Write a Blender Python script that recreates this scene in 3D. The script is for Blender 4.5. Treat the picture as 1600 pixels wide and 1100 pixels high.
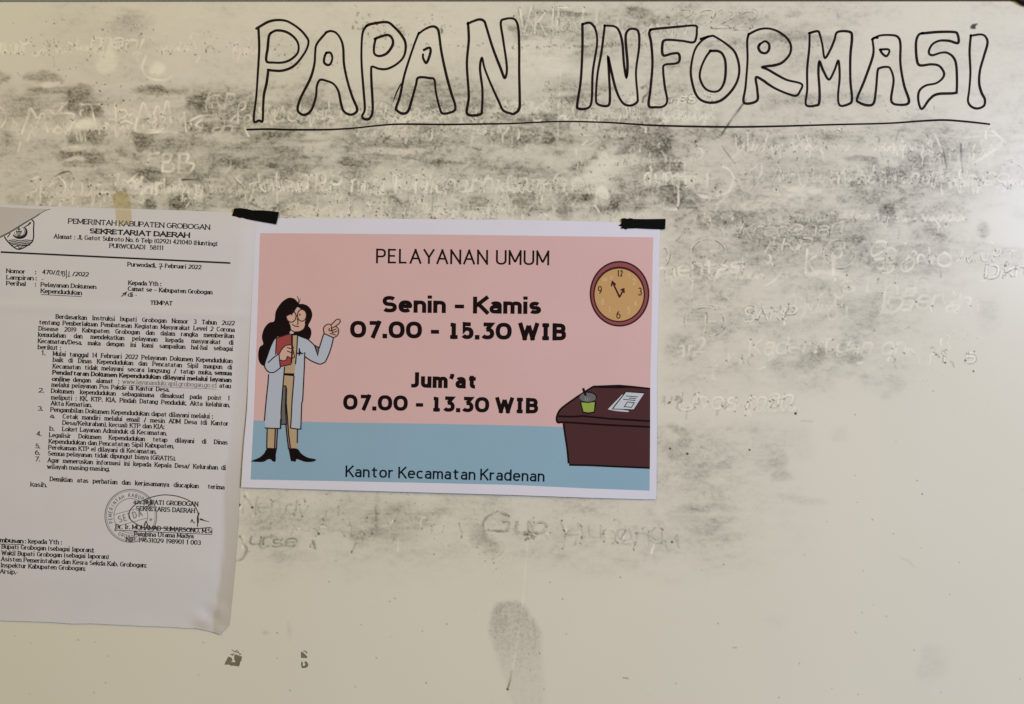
import bpy, bmesh, math, random
import numpy as np
from mathutils import Vector
from mathutils.geometry import delaunay_2d_cdt

for _o in list(bpy.data.objects):
    bpy.data.objects.remove(_o)
SC = bpy.context.scene
COL = SC.collection

# ------------------------------------------------------------------ camera, light, exposure
S = 0.000464            # metres of board per unit of the measuring grid (1600 x 1100 units in view)
DIST = 0.66             # camera to board

cam_data = bpy.data.cameras.new('camera')
cam = bpy.data.objects.new('camera', cam_data)
COL.objects.link(cam)
cam.location = (0, -DIST, 0)
cam.rotation_euler = (math.radians(90), 0, 0)
cam_data.sensor_width = 36
cam_data.lens = 36 * DIST / (1600 * S)
cam_data.clip_start = 0.01
cam_data.clip_end = 60
SC.camera = cam

world = bpy.data.worlds.new('World')
SC.world = world
world.use_nodes = True
bg = world.node_tree.nodes['Background']
bg.inputs['Color'].default_value = (1.0, 0.97, 0.58, 1)
bg.inputs['Strength'].default_value = 0.20


def area(name, loc, target, sx, sy, power, color):
    d = bpy.data.lights.new(name, 'AREA')
    d.shape = 'RECTANGLE'
    d.size, d.size_y = sx, sy
    d.energy = power
    d.color = color
    o = bpy.data.objects.new(name, d)
    COL.objects.link(o)
    o.location = loc
    o.rotation_euler = (Vector(target) - Vector(loc)).to_track_quat('-Z', 'Y').to_euler()
    return o


area('window_light', (1.56, -1.55, 0.41), (0.1, 0, 0), 0.62, 0.40, 40.5, (0.643, 0.734, 1.0))
area('warm_fill', (-0.75, -1.9, 1.55), (-0.05, 0, 0.0), 1.3, 1.0, 23.2, (1.0, 0.678, 0.185))  # added warm fill from the upper left, stands for general room ambience

SC.view_settings.view_transform = 'Standard'
SC.view_settings.look = 'None'
SC.view_settings.exposure = 0.12
SC.view_settings.gamma = 1.0
SC.view_settings.use_curve_mapping = False


# ------------------------------------------------------------------ small helpers
def srgb(r, g, b, k=1.0):
    def f(c):
        c /= 255.0
        return (c / 12.92 if c <= 0.04045 else ((c + 0.055) / 1.055) ** 2.4) * k
    return (f(r), f(g), f(b), 1)


def material(name, color, rough=0.6, spec=0.3, var=0.06, scale=60.0, bump=0.0, bump_scale=900.0):
    """Principled material whose colour drifts a little with noise."""
    m = bpy.data.materials.new(name)
    m.use_nodes = True
    nt = m.node_tree
    b = nt.nodes['Principled BSDF']
    b.inputs['Roughness'].default_value = rough
    b.inputs['Specular IOR Level'].default_value = spec
    tc = nt.nodes.new('ShaderNodeTexCoord')
    n = nt.nodes.new('ShaderNodeTexNoise')
    n.inputs['Scale'].default_value = scale
    n.inputs['Detail'].default_value = 5
    nt.links.new(tc.outputs['Object'], n.inputs['Vector'])
    mx = nt.nodes.new('ShaderNodeMix')
    mx.data_type = 'RGBA'
    c = color
    mx.inputs[6].default_value = (c[0] * (1 - var), c[1] * (1 - var), c[2] * (1 - var), 1)
    mx.inputs[7].default_value = (min(1, c[0] * (1 + var)), min(1, c[1] * (1 + var)), min(1, c[2] * (1 + var)), 1)
    nt.links.new(n.outputs['Fac'], mx.inputs[0])
    nt.links.new(mx.outputs[2], b.inputs['Base Color'])
    if bump > 0:
        n2 = nt.nodes.new('ShaderNodeTexNoise')
        n2.inputs['Scale'].default_value = bump_scale
        n2.inputs['Detail'].default_value = 3
        nt.links.new(tc.outputs['Object'], n2.inputs['Vector'])
        bp = nt.nodes.new('ShaderNodeBump')
        bp.inputs['Strength'].default_value = bump
        bp.inputs['Distance'].default_value = 0.0004
        nt.links.new(n2.outputs['Fac'], bp.inputs['Height'])
        nt.links.new(bp.outputs['Normal'], b.inputs['Normal'])
    return m


def tag(o, label=None, cat=None, group=None, kind=None):
    if label: o['label'] = label
    if cat: o['category'] = cat
    if group: o['group'] = group
    if kind: o['kind'] = kind
    return o


def link(name, me, mat=None, parent=None):
    o = bpy.data.objects.new(name, me)
    COL.objects.link(o)
    if mat is not None:
        me.materials.append(mat)
    if parent is not None:
        o.parent = parent
        o.matrix_parent_inverse = parent.matrix_world.inverted()
    return o


def empty(name, loc):
    o = bpy.data.objects.new(name, None)
    o.empty_display_size = 0.02
    COL.objects.link(o)
    o.location = loc
    bpy.context.view_layer.update()
    return o


def W(px, py, h=0.0):
    """Point of the measuring grid, h metres in front of the board."""
    k = (DIST - h) / DIST
    return ((px - 800.0) * S * k, -h, (550.0 - py) * S * k)


def sm(t):
    t = min(1.0, max(0.0, t))
    return t * t * (3 - 2 * t)


# gentle 2-D waves used for the sheets
_wr = random.Random(5)
_waves = [(_wr.uniform(-1, 1), _wr.uniform(-1, 1), _wr.uniform(0, 6.28)) for _ in range(7)]


def waves(px, py, L):
    v = 0
    for a, b, p in _waves:
        v += math.sin((a * px + b * py) / L * 6.28 + p)
    return v / 7.0


# poster sheet: held at the two upper corners, lower edge stands off a little
def lerp(a, b, t):
    return a + (b - a) * t


def h_poster(px, py):
    u = (px - 376.0) / 650.0
    v = (py - 340.0) / 440.0
    hold = min(1, math.hypot(px - 400, (py - 345)) / 160.0) * min(1, math.hypot(px - 1012, (py - 350)) / 160.0)
    belly = math.sin(max(0, min(1, u)) * math.pi) * 0.0006
    low = 0.0011 * sm((v - 0.25) / 0.75)
    r = 0.0004 * sm((u - 0.70) / 0.3) * (1 + math.sin(py / 52.0 + 1.3 * u * 6)) * 0.5
    h = 0.0005 + hold * (belly + low + r + 0.00050 * waves(px, py, 210.0) + 0.00012 * sm((px - 840) / 60) * waves(px * 1.4 + py * .6, py * .4, 60.0))
    # edge of the sheet that lies on the letter
    h += 0.0006 * sm((430 - px) / 60.0)
    return max(h, 0.0004)


def letter_right(py):
    return 407.0 - (py - 345.0) * (48.2 / 631.0)


def h_letter(px, py):
    e = letter_right(py) - px                 # distance to the right edge
    h = 0.0006 + 0.0019 * sm((e + 2) / 34.0)
    low = sm((py - 500) / 400.0)
    h += low * 0.0007 * sm((e) / 60.0)
    h += 0.00042 * waves(px, py, 260.0) * sm(e / 30.0)
    h += 0.00060 * math.exp(-((py - 478 - 0.04 * px) / 6.0) ** 2) * sm(e / 20.0)
    h *= 1 - 0.55 * sm((py - 880) / 90.0)
    top = sm((py - 322) / 60.0)
    h = 0.0004 + (h - 0.0004) * (0.35 + 0.65 * top)
    # crumpled lower right corner
    c = math.exp(-(((px - 335) / 26.0) ** 2 + ((py - 970) / 30.0) ** 2))
    h += c * 0.0011 * math.sin((px * 0.9 - py * 0.55) / 6.5) * math.cos((px * .3 + py * .8) / 11.0)
    return max(0.00025, h)


def h_flat(px, py):
    return 0.0


MM = 0.001


class Flat:
    """Collects flat shapes (in grid units) and lays them on a sheet."""
    def __init__(self, hf, layer):
        self.v, self.f = [], []
        self.hf, self.layer, self.k = hf, layer * 0.04 * MM, 0

    def quad(self, pts):
        n = len(self.v)
        o = (self.k % 5) * 0.005 * MM
        self.v += [(p[0], p[1], o) for p in pts]
        self.f.append(tuple(range(n, n + len(pts))))

    def ribbon(self, pts, w, closed=False, caps=False):
        """w: width, list of widths, or function(direction) -> width"""
        P = [pts[0]]
        for p in pts[1:]:
            if abs(p[0] - P[-1][0]) + abs(p[1] - P[-1][1]) > 1e-4:
                P.append(p)
        if closed and abs(P[0][0] - P[-1][0]) + abs(P[0][1] - P[-1][1]) < 1e-3:
            P.pop()
        n = len(P)
        if n < 2:
            return
        ws = None
        if isinstance(w, (list, tuple)):
            ws = list(w)
            if len(ws) != n:
                ws = [ws[min(len(ws) - 1, int(i * len(ws) / n))] for i in range(n)]
        if caps and not closed:
            w0 = ws[0] if ws else (w if not callable(w) else w(1, 0))
            w1 = ws[-1] if ws else (w if not callable(w) else w(1, 0))
            if ws is None:
                ws = [w] * n
            def ext(a, b, wd):
                dx, dy = a[0] - b[0], a[1] - b[1]
                l = math.hypot(dx, dy) or 1
                out = []
                for t in (0.35, 0.7, 0.9, 1.0):
                    out.append(((a[0] + dx / l * t * wd / 2, a[1] + dy / l * t * wd / 2), wd * math.sqrt(max(0.02, 1 - t * t))))
                return out
            e0 = ext(P[0], P[1], w0)[::-1]
            e1 = ext(P[-1], P[-2], w1)
            P = [a for a, _ in e0] + P + [a for a, _ in e1]
            ws = [b for _, b in e0] + ws + [b for _, b in e1]
            n = len(P)
        base = len(self.v)
        o = (self.k % 5) * 0.005 * MM
        self.k += 1
        for i in range(n):
            if closed:
                a, c = P[i - 1], P[(i + 1) % n]
            else:
                a, c = P[max(0, i - 1)], P[min(n - 1, i + 1)]
            b = P[i]
            d1 = (b[0] - a[0], b[1] - a[1]); d2 = (c[0] - b[0], c[1] - b[1])
            l1 = math.hypot(*d1); l2 = math.hypot(*d2)
            if l1 < 1e-6: d1, l1 = d2, l2
            if l2 < 1e-6: d2, l2 = d1, l1
            d1 = (d1[0] / l1, d1[1] / l1); d2 = (d2[0] / l2, d2[1] / l2)
            n1 = (-d1[1], d1[0]); n2 = (-d2[1], d2[0])
            mx, my = n1[0] + n2[0], n1[1] + n2[1]
            ml = math.hypot(mx, my)
            if ml < 0.3:
                mx, my, q = n1[0], n1[1], 1.0
            else:
                mx, my = mx / ml, my / ml
                q = 1.0 / max(0.45, mx * n1[0] + my * n1[1])
            if ws: wd = ws[i]
            elif callable(w): wd = (w(*d1) + w(*d2)) / 2
            else: wd = w
            r = wd / 2 * q
            self.v.append((b[0] + mx * r, b[1] + my * r, o))
            self.v.append((b[0] - mx * r, b[1] - my * r, o))
        m = n if closed else n - 1
        for i in range(m):
            j = (i + 1) % n
            self.f.append((base + 2 * i, base + 2 * i + 1, base + 2 * j + 1, base + 2 * j))

    def poly(self, pts, cell=None):
        """filled outline, cut along a grid so that it follows the sheet"""
        bm = bmesh.new()
        cv, _, cf = delaunay_2d_cdt([Vector((p[0], p[1])) for p in pts], [], [list(range(len(pts)))], 1, 1e-5)[:3]
        vs = [bm.verts.new((v.x, v.y, 0)) for v in cv]
        for f in cf:
            bm.faces.new([vs[i] for i in f])
        if cell:
            xs = [p[0] for p in pts]; ys = [p[1] for p in pts]
            for ax, lo, hi in ((0, min(xs), max(xs)), (1, min(ys), max(ys))):
                c = math.floor(lo / cell) * cell + cell
                while c < hi:
                    co = (c, 0, 0) if ax == 0 else (0, c, 0)
                    no = (1, 0, 0) if ax == 0 else (0, 1, 0)
                    bmesh.ops.bisect_plane(bm, geom=bm.verts[:] + bm.edges[:] + bm.faces[:], plane_co=co, plane_no=no, dist=1e-4)
                    c += cell
        base = len(self.v)
        o = (self.k % 5) * 0.005 * MM
        self.k += 1
        bm.verts.index_update()
        for v in bm.verts:
            self.v.append((v.co.x, v.co.y, o))
        for f in bm.faces:
            self.f.append(tuple(base + v.index for v in f.verts))
        bm.free()

    def build(self, name, mat, parent=None, smooth=False):
        me = bpy.data.meshes.new(name)
        vs = [W(x, y, self.hf(x, y) + self.layer + o) for x, y, o in self.v]
        # face the camera
        fs = []
        for f in self.f:
            a, b, c = vs[f[0]], vs[f[1]], vs[f[2]]
            cr = (b[2] - a[2]) * (c[0] - a[0]) - (b[0] - a[0]) * (c[2] - a[2])
            fs.append(f if cr < 0 else tuple(reversed(f)))
        if parent is not None:
            p = parent.matrix_world.translation
            vs = [(v[0] - p.x, v[1] - p.y, v[2] - p.z) for v in vs]
        me.from_pydata(vs, [], fs)
        me.update()
        o = bpy.data.objects.new(name, me)
        COL.objects.link(o)
        me.materials.append(mat)
        if parent is not None:
            o.parent = parent
        return o


def smooth(pts, closed=False, n=6):
    """Catmull-Rom through the points"""
    P = list(pts)
    if closed and P[0] == P[-1]:
        P.pop()
    m = len(P)
    out = []
    rng = m if closed else m - 1
    for i in range(rng):
        if closed:
            p0, p1, p2, p3 = P[i - 1], P[i], P[(i + 1) % m], P[(i + 2) % m]
        else:
            p0, p1, p2, p3 = P[max(0, i - 1)], P[i], P[i + 1], P[min(m - 1, i + 2)]
        for k in range(n):
            t = k / n
            t2, t3 = t * t, t * t * t
            out.append(tuple(0.5 * (2 * p1[d] + (p2[d] - p0[d]) * t + (2 * p0[d] - 5 * p1[d] + 4 * p2[d] - p3[d]) * t2 +
                                    (3 * p1[d] - p0[d] - 3 * p2[d] + p3[d]) * t3) for d in (0, 1)))
    if not closed:
        out.append(P[-1])
    return out


def ell(cx, cy, rx, ry, a0=0, a1=360, n=40):
    return [(cx + rx * math.cos(math.radians(a0 + (a1 - a0) * i / n)), cy + ry * math.sin(math.radians(a0 + (a1 - a0) * i / n))) for i in range(n + 1)]


# ------------------------------------------------------------------ skeleton alphabet (cap height 100, x height 72)
def A_(cx, cy, rx, ry, a0, a1):
    # slightly squared curves, as in a grotesque
    n = max(5, int(abs(a1 - a0) / 15))
    out = []
    for i in range(n + 1):
        t = math.radians(a0 + (a1 - a0) * i / n)
        c, s = math.cos(t), math.sin(t)
        out.append((cx + rx * math.copysign(abs(c) ** 0.84, c), cy + ry * math.copysign(abs(s) ** 0.84, s)))
    return out


def P_(*items):
    out = []
    for it in items:
        if isinstance(it, list): out += it
        else: out.append(it)
    return out


G = {
    'A': (70, [P_((0, 0), (35, 100)), P_((35, 100), (70, 0)), P_((13, 34), (57, 34))]),
    'B': (57, [P_((0, 0), (0, 100)), P_((0, 100), (30, 100), A_(30, 76.5, 23, 23.5, 90, -90), (0, 53)), P_((0, 53), (31, 53), A_(31, 26.5, 26, 26.5, 90, -90), (0, 0))]),
    'C': (66, [A_(36, 50, 36, 50, 48, 312)]),
    'D': (64, [P_((0, 0), (0, 100)), P_((0, 100), (26, 100), A_(26, 50, 38, 50, 90, -90), (0, 0))]),
    'E': (50, [P_((0, 0), (0, 100)), P_((0, 100), (50, 100)), P_((0, 52), (44, 52)), P_((0, 0), (51, 0))]),
    'F': (48, [P_((0, 0), (0, 100)), P_((0, 100), (48, 100)), P_((0, 50), (42, 50))]),
    'G': (70, [P_(A_(36, 50, 36, 50, 48, 345), (71, 46), (42, 46))]),
    'H': (62, [P_((0, 0), (0, 100)), P_((62, 0), (62, 100)), P_((0, 52), (62, 52))]),
    'I': (0, [P_((0, 0), (0, 100))]),
    'J': (42, [P_((42, 100), (42, 26), A_(21, 26, 21, 26, 0, -170))]),
    'K': (58, [P_((0, 0), (0, 100)), P_((55, 100), (0, 38)), P_((19, 58), (60, 0))]),
    'L': (48, [P_((0, 0), (0, 100)), P_((0, 0), (48, 0))]),
    'M': (78, [P_((0, 0), (0, 100)), P_((0, 100), (39, 14)), P_((39, 14), (78, 100)), P_((78, 100), (78, 0))]),
    'N': (64, [P_((0, 0), (0, 100)), P_((0, 100), (64, 0)), P_((64, 0), (64, 100))]),
    'O': (76, [A_(38, 50, 38, 50, 0, 360)]),
    'P': (56, [P_((0, 0), (0, 100)), P_((0, 100), (30, 100), A_(30, 73, 26, 27, 90, -90), (0, 46))]),
    'Q': (76, [A_(38, 50, 38, 50, 0, 360), P_((46, 26), (74, -6))]),
    'R': (58, [P_((0, 0), (0, 100)), P_((0, 100), (30, 100), A_(30, 74, 25, 26, 90, -90), (0, 48)), P_((28, 48), (59, 0))]),
    'S': (58, [P_(A_(29, 75, 26, 25, 30, 270), A_(29, 25, 29, 25, 90, -150))]),
    'T': (62, [P_((31, 0), (31, 100)), P_((0, 100), (62, 100))]),
    'U': (62, [P_((0, 100), (0, 30), A_(31, 30, 31, 30, 180, 360), (62, 100))]),
    'V': (66, [P_((0, 100), (33, 0)), P_((33, 0), (66, 100))]),
    'W': (98, [P_((0, 100), (25, 0)), P_((25, 0), (49, 96)), P_((49, 96), (73, 0)), P_((73, 0), (98, 100))]),
    'X': (62, [P_((0, 0), (60, 100)), P_((2, 100), (62, 0))]),
    'Y': (64, [P_((32, 0), (32, 44)), P_((0, 100), (32, 44)), P_((32, 44), (64, 100))]),
    'Z': (58, [P_((0, 100), (56, 100)), P_((56, 100), (0, 0)), P_((0, 0), (58, 0))]),
    'a': (45, [P_(A_(24, 50, 21, 22, 155, 0), (45, 0)), P_((45, 42), (22, 42), A_(21, 21, 20, 21, 90, 270), (30, 0), (45, 14))]),
    'b': (52, [P_((0, 0), (0, 100)), A_(26, 36, 26, 36, 0, 360)]),
    'c': (48, [A_(27, 36, 27, 36, 48, 312)]),
    'd': (52, [P_((52, 0), (52, 100)), A_(26, 36, 26, 36, 0, 360)]),
    'e': (52, [P_((1, 38), (52, 38), A_(27, 36, 26, 36, 5, 318))]),
    'f': (44, [P_(A_(36, 80, 18, 20, 60, 180), (18, 0)), P_((0, 68), (42, 68))]),
    'g': (52, [A_(26, 36, 26, 36, 0, 360), P_((52, 72), (52, -3), A_(28, -3, 24, 24, 0, -150))]),
    'h': (46, [P_((0, 0), (0, 100)), P_((0, 42), A_(23, 45, 23, 27, 180, 0), (46, 0))]),
    'i': (0, [P_((0, 0), (0, 72)), [(0, 99)]]),
    'j': (14, [P_((14, 72), (14, -6), A_(-2, -6, 16, 19, 0, -100)), [(14, 99)]]),
    'k': (46, [P_((0, 0), (0, 100)), P_((43, 72), (0, 26)), P_((16, 42), (48, 0))]),
    'l': (0, [P_((0, 0), (0, 100))]),
    'm': (78, [P_((0, 0), (0, 72)), P_((0, 44), A_(19.5, 47, 19.5, 25, 180, 0), (39, 0)), P_((39, 44), A_(58.5, 47, 19.5, 25, 180, 0), (78, 0))]),
    'n': (46, [P_((0, 0), (0, 72)), P_((0, 42), A_(23, 45, 23, 27, 180, 0), (46, 0))]),
    'o': (54, [A_(27, 36, 27, 36, 0, 360)]),
    'p': (52, [P_((0, -27), (0, 72)), A_(26, 36, 26, 36, 0, 360)]),
    'q': (52, [P_((52, -27), (52, 72)), A_(26, 36, 26, 36, 0, 360)]),
    'r': (32, [P_((0, 0), (0, 72)), P_((0, 38), A_(26, 42, 26, 29, 180, 75))]),
    's': (44, [P_(A_(22, 54, 19, 18, 30, 270), A_(22, 18, 22, 18, 90, -150))]),
    't': (48, [P_((20, 95), (20, 20), A_(38, 20, 18, 20, 180, 285)), P_((0, 68), (48, 68))]),
    'u': (46, [P_((0, 72), (0, 27), A_(23, 27, 23, 27, 180, 360)), P_((46, 72), (46, 0))]),
    'v': (50, [P_((0, 72), (25, 0)), P_((25, 0), (50, 72))]),
    'w': (76, [P_((0, 72), (19, 0)), P_((19, 0), (38, 70)), P_((38, 70), (57, 0)), P_((57, 0), (76, 72))]),
    'x': (48, [P_((0, 0), (46, 72)), P_((2, 72), (48, 0))]),
    'y': (50, [P_((0, 72), (26, 0)), P_((50, 72), (22, -12), A_(10, -12, 13, 14, 0, -100))]),
    'z': (42, [P_((0, 72), (41, 72)), P_((41, 72), (0, 0)), P_((0, 0), (42, 0))]),
    '0': (56, [A_(28, 50, 28, 50, 0, 360)]),
    '1': (30, [P_((18, 0), (18, 100)), P_((18, 98), (0, 84))]),
    '2': (54, [P_(A_(27, 73, 25, 27, 165, -32), (2, 0)), P_((2, 0), (55, 0))]),
    '3': (52, [A_(26, 76, 22, 24, 155, -90), A_(26, 26, 26, 26, 90, -155)]),
    '4': (58, [P_((43, 0), (43, 100)), P_((43, 100), (0, 28)), P_((0, 28), (60, 28))]),
    '5': (52, [P_((48, 100), (10, 100)), P_((10, 100), (7, 54), A_(26, 32, 26, 32, 128, -150))]),
    '6': (55, [A_(28, 31, 27, 31, 0, 360), A_(50, 36, 49, 62, 98, 180)]),
    '7': (54, [P_((0, 100), (54, 100)), P_((54, 100), (20, 0))]),
    '8': (53, [A_(26.5, 76, 21, 24, 0, 360), A_(26.5, 26, 26, 26, 0, 360)]),
    '9': (55, [A_(28, 69, 27, 31, 0, 360), A_(6, 64, 49, 62, -82, 0)]),
    '.': (4, [[(2, 0)]]), ',': (4, [[(3, 0)], P_((3, 0), (0, -16))]),
    ':': (4, [[(2, 0)], [(2, 62)]]), ';': (4, [[(3, 0)], P_((3, 0), (0, -16)), [(2, 62)]]),
    '-': (24, [P_((0, 36), (24, 36))]), '\u2013': (50, [P_((0, 38), (50, 38))]), '/': (40, [P_((0, -16), (40, 108))]),
    '(': (18, [A_(30, 42, 30, 66, 122, 238)]), ')': (18, [A_(-12, 42, 30, 66, 58, -58)]),
    "'": (10, [P_((9, 108), (9, 92), (0, 64))]), '_': (50, [P_((0, -8), (50, -8))]),
}
# poster capitals with feet
G1 = dict(G)
G1['1'] = (44, [P_((22, 0), (22, 106)), P_((22, 95), (2, 95)), P_((0, 0), (46, 0))])
G1['I'] = (42, [P_((21, 0), (21, 100)), P_((0, 0), (42, 0)), P_((0, 100), (42, 100))])
G1['0'] = (72, [A_(36, 50, 36, 50, 0, 360)])
G1['3'] = (56, [P_((2, 100), (50, 100), (24, 60)), A_(26, 30, 29, 30, 100, -150)])
G1['7'] = (58, [P_((0, 100), (56, 100)), P_((56, 100), (24, 0))])
G1['J'] = (40, [P_((34, 100), (34, 24), A_(12, 24, 22, 24, 0, -90), (-6, 0))])
# office serif: short drops at the arm ends
GS = dict(G)
GS['T'] = (64, [P_((32, 0), (32, 98)), P_((0, 100), (64, 100)), P_((2, 98), (2, 82)), P_((62, 98), (62, 82))])
GS['E'] = (54, [P_((3, 0), (3, 100)), P_((0, 100), (52, 100)), P_((3, 52), (38, 52)), P_((0, 0), (54, 0)), P_((51, 98), (51, 82)), P_((53, 2), (53, 20)), P_((38, 44), (38, 60))])
GS['F'] = (50, [P_((3, 0), (3, 100)), P_((0, 100), (50, 100)), P_((3, 50), (38, 50)), P_((49, 98), (49, 80)), P_((38, 42), (38, 58))])
GS['L'] = (52, [P_((3, 0), (3, 100)), P_((0, 0), (52, 0)), P_((51, 2), (51, 22))])
GS['I'] = (24, [P_((12, 0), (12, 100))])
GS['i'] = (16, [P_((8, 0), (8, 72)), [(8, 99)]])
GS['l'] = (16, [P_((8, 0), (8, 100))])


def layout(s, x0, x1, cap, font, sb, gap, kmax, kmin=0.3):
    """letters stretch, the gaps between them do not; wide lines open up the word gaps instead"""
    k = cap / 100.0
    n = s.count(' ')
    nl = len(s) - n
    gl = sum(font[c][0] for c in s if c != ' ') * k
    sp = sb * k
    g = gap * k
    fixed = sp * max(0, len(s) - n - 1) + n * g
    f = (x1 - x0 - fixed) / max(gl, 1e-3)
    if gl < 0.08 * cap:
        f = 1.0
    f = min(f, 1.9)
    if kmax and f > kmax and n:
        f = kmax
        g = (x1 - x0 - f * gl - sp * max(0, nl - 1)) / n
    elif f < 0.42 and nl > 1:
        q = (x1 - x0) / (0.42 * gl / 0.42 * 0.55 + fixed)
        f = 0.55 * q; sp *= q; g *= q
    out = []
    x = 0
    for c in s:
        if c == ' ':
            x += g
            continue
        out.append((c, x0 + x))
        x += font[c][0] * k * f + sp
    return out, f, k


def write(F, s, x0, y0, x1, y1, cap, wt, font=None, style='sans', sb=26, gap=40, kmax=None, thin=0.55, serif=1.5):
    font = font or G
    lay, f, k = layout(s, x0, x1, cap, font, sb, gap, kmax)
    sl = (y1 - y0) / (x1 - x0)
    ca = 1 / math.hypot(1, sl); sa = sl * ca
    hw = wt / 2
    kx = k * f
    ky = (cap - wt) / 100.0
    for c, gx in lay:
        xs = 0.93 if c in 'acegimnopqrsuvwxyzj' else 1.0

        def T(p):
            lx, ly = p[0] * kx, hw + p[1] * ky * xs
            bx, by = gx, y0 + (gx - x0) * sl
            return (bx + lx * ca + ly * sa, by + lx * sa - ly * ca)
        if style == 'serif':
            def wf(dx, dy):
                return wt * (thin + (1 - thin) * abs(dy) ** 1.5)
        else:
            def wf(dx, dy):
                return wt * (0.90 + 0.10 * abs(dy))
        for st in font[c][1]:
            if len(st) == 1:            # a dot
                p = st[0]
                cy_, r_ = p[1], hw / ky * 1.06
                if c in 'ij':
                    r_ = 0.42 * wt / ky
                    cy_ = (cap * 1.05 - r_ * ky - hw) / ky / xs
                F.ribbon([T((p[0], cy_ - r_)), T((p[0], cy_ + r_))], wt * 1.06)
                continue
            closed = len(st) > 8 and math.hypot(st[0][0] - st[-1][0], st[0][1] - st[-1][1]) < 0.5
            q = list(st)
            if not closed and c not in ".,:;/'()":
                # square ends reach the full letter height
                for e, i in ((0, 1), (-1, -2)):
                    dx, dy = q[e][0] - q[i][0], q[e][1] - q[i][1]
                    l = math.hypot(dx, dy) or 1
                    if abs(dy) > 0.7 * l and min(abs(q[e][1] - v) for v in (0, 72, 100, -27)) < 0.6:
                        t = hw / ky / abs(dy / l)
                        q[e] = (q[e][0] + dx / l * t, q[e][1] + dy / l * t)
            F.ribbon([T(p) for p in q], wf, closed=closed)
            if style == 'serif' and not closed and c not in ".,:;/'()1234567890":
                for (p, r) in ((st[0], st[1]), (st[-1], st[-2])):
                    dx, dy = p[0] - r[0], p[1] - r[1]
                    if abs(dy) < 0.72 * math.hypot(dx, dy):
                        continue
                    if min(abs(p[1] - v) for v in (0, 72, 100, -27)) > 0.6:
                        continue
                    if c in 'MN' and p[0] not in (0, 64, 78):
                        continue
                    if c in 'VWvwyA' and p[1] in (0, 100, 72) and ((c in 'VWvwy' and p[1] == 0) or (c == 'A' and p[1] == 100)):
                        continue
                    low = p[1] < 40
                    sx = serif / kx
                    a, b_ = -sx, sx
                    if not low and c in 'bdhiklmnpruj': b_ = sx * 0.25
                    if c in 'ad' and low: a = 0
                    if c == 'u' and not low: b_ = sx * 0.25
                    F.ribbon([T((p[0] + a, p[1])), T((p[0] + b_, p[1]))], max(0.7, wt * thin * 1.0))
    return f

# ------------------------------------------------------------------ the whiteboard: marker residue worked out per vertex
RNG = np.random.default_rng(7)
PIT = 1.25
X0, X1, Y0, Y1 = -60.0, 1640.0, 2.5, 1150.0
NX = int((X1 - X0) / PIT) + 1
NY = int((Y1 - Y0) / PIT) + 1
gx = X0 + PIT * np.arange(NX)
gy = Y0 + PIT * np.arange(NY)
PX, PY = np.meshgrid(gx, gy)


def vnoise(sx, sy, seed, ang=0.0):
    r = np.random.default_rng(seed)
    c, s = math.cos(ang), math.sin(ang)
    U = (PX * c + PY * s) / sx + 500
    V = (-PX * s + PY * c) / sy + 500
    iu, iv = np.floor(U).astype(int), np.floor(V).astype(int)
    fu, fv = U - iu, V - iv
    fu = fu * fu * (3 - 2 * fu); fv = fv * fv * (3 - 2 * fv)
    T = r.random((257, 263))
    a = T[iv % 257, iu % 263]; b = T[iv % 257, (iu + 1) % 263]
    cc = T[(iv + 1) % 257, iu % 263]; d = T[(iv + 1) % 257, (iu + 1) % 263]
    return (a * (1 - fu) + b * fu) * (1 - fv) + (cc * (1 - fu) + d * fu) * fv


def fbm(sx, sy, seed, oct=4, ang=0.0):
    v = 0; w = 1.0; t = 0
    for o in range(oct):
        v = v + w * vnoise(sx / 2 ** o, sy / 2 ** o, seed + 17 * o, ang + 0.6 * o * (ang != 0))
        t += w; w *= 0.6
    return v / t


def sstep(a, b, x):
    t = np.clip((x - a) / (b - a), 0, 1)
    return t * t * (3 - 2 * t)


WX = (fbm(34, 26, 101, 3) - 0.5) * 2
WY = (fbm(34, 26, 131, 3) - 0.5) * 2
WX2 = (fbm(9, 7, 151, 2) - 0.5) * 2
WY2 = (fbm(9, 7, 171, 2) - 0.5) * 2
def con(a, lo, hi):
    return sstep(lo, hi, a)
STREAK = con(0.5 * fbm(64, 7, 201, 4) + 0.5 * fbm(24, 3.6, 211, 3), 0.30, 0.70)     # sideways wiping
DIAG = con(fbm(30, 5, 221, 4, -0.5), 0.33, 0.68)
MOTT = con(fbm(22, 17, 231, 5), 0.30, 0.70)
CLOT = con(fbm(7, 5.5, 241, 4), 0.42, 0.72)
FINE = con(vnoise(3.4, 2.6, 261) * 0.55 + vnoise(1.9, 1.9, 271) * 0.45, 0.2, 0.8)
PATCHY = fbm(70, 34, 281, 4)

D = np.zeros_like(PX)                  # grey residue
K = np.zeros_like(PX)                  # black ink specks
E = np.zeros_like(PX)                  # thin dark rims of lifted strokes
C = np.zeros_like(PX)                  # strokes where the residue is gone


def box(cx, cy, rx, ry):
    i0 = max(0, int((cy - ry - Y0) / PIT)); i1 = min(NY, int((cy + ry - Y0) / PIT) + 2)
    j0 = max(0, int((cx - rx - X0) / PIT)); j1 = min(NX, int((cx + rx - X0) / PIT) + 2)
    return slice(i0, max(i0, i1)), slice(j0, max(j0, j1))


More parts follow.
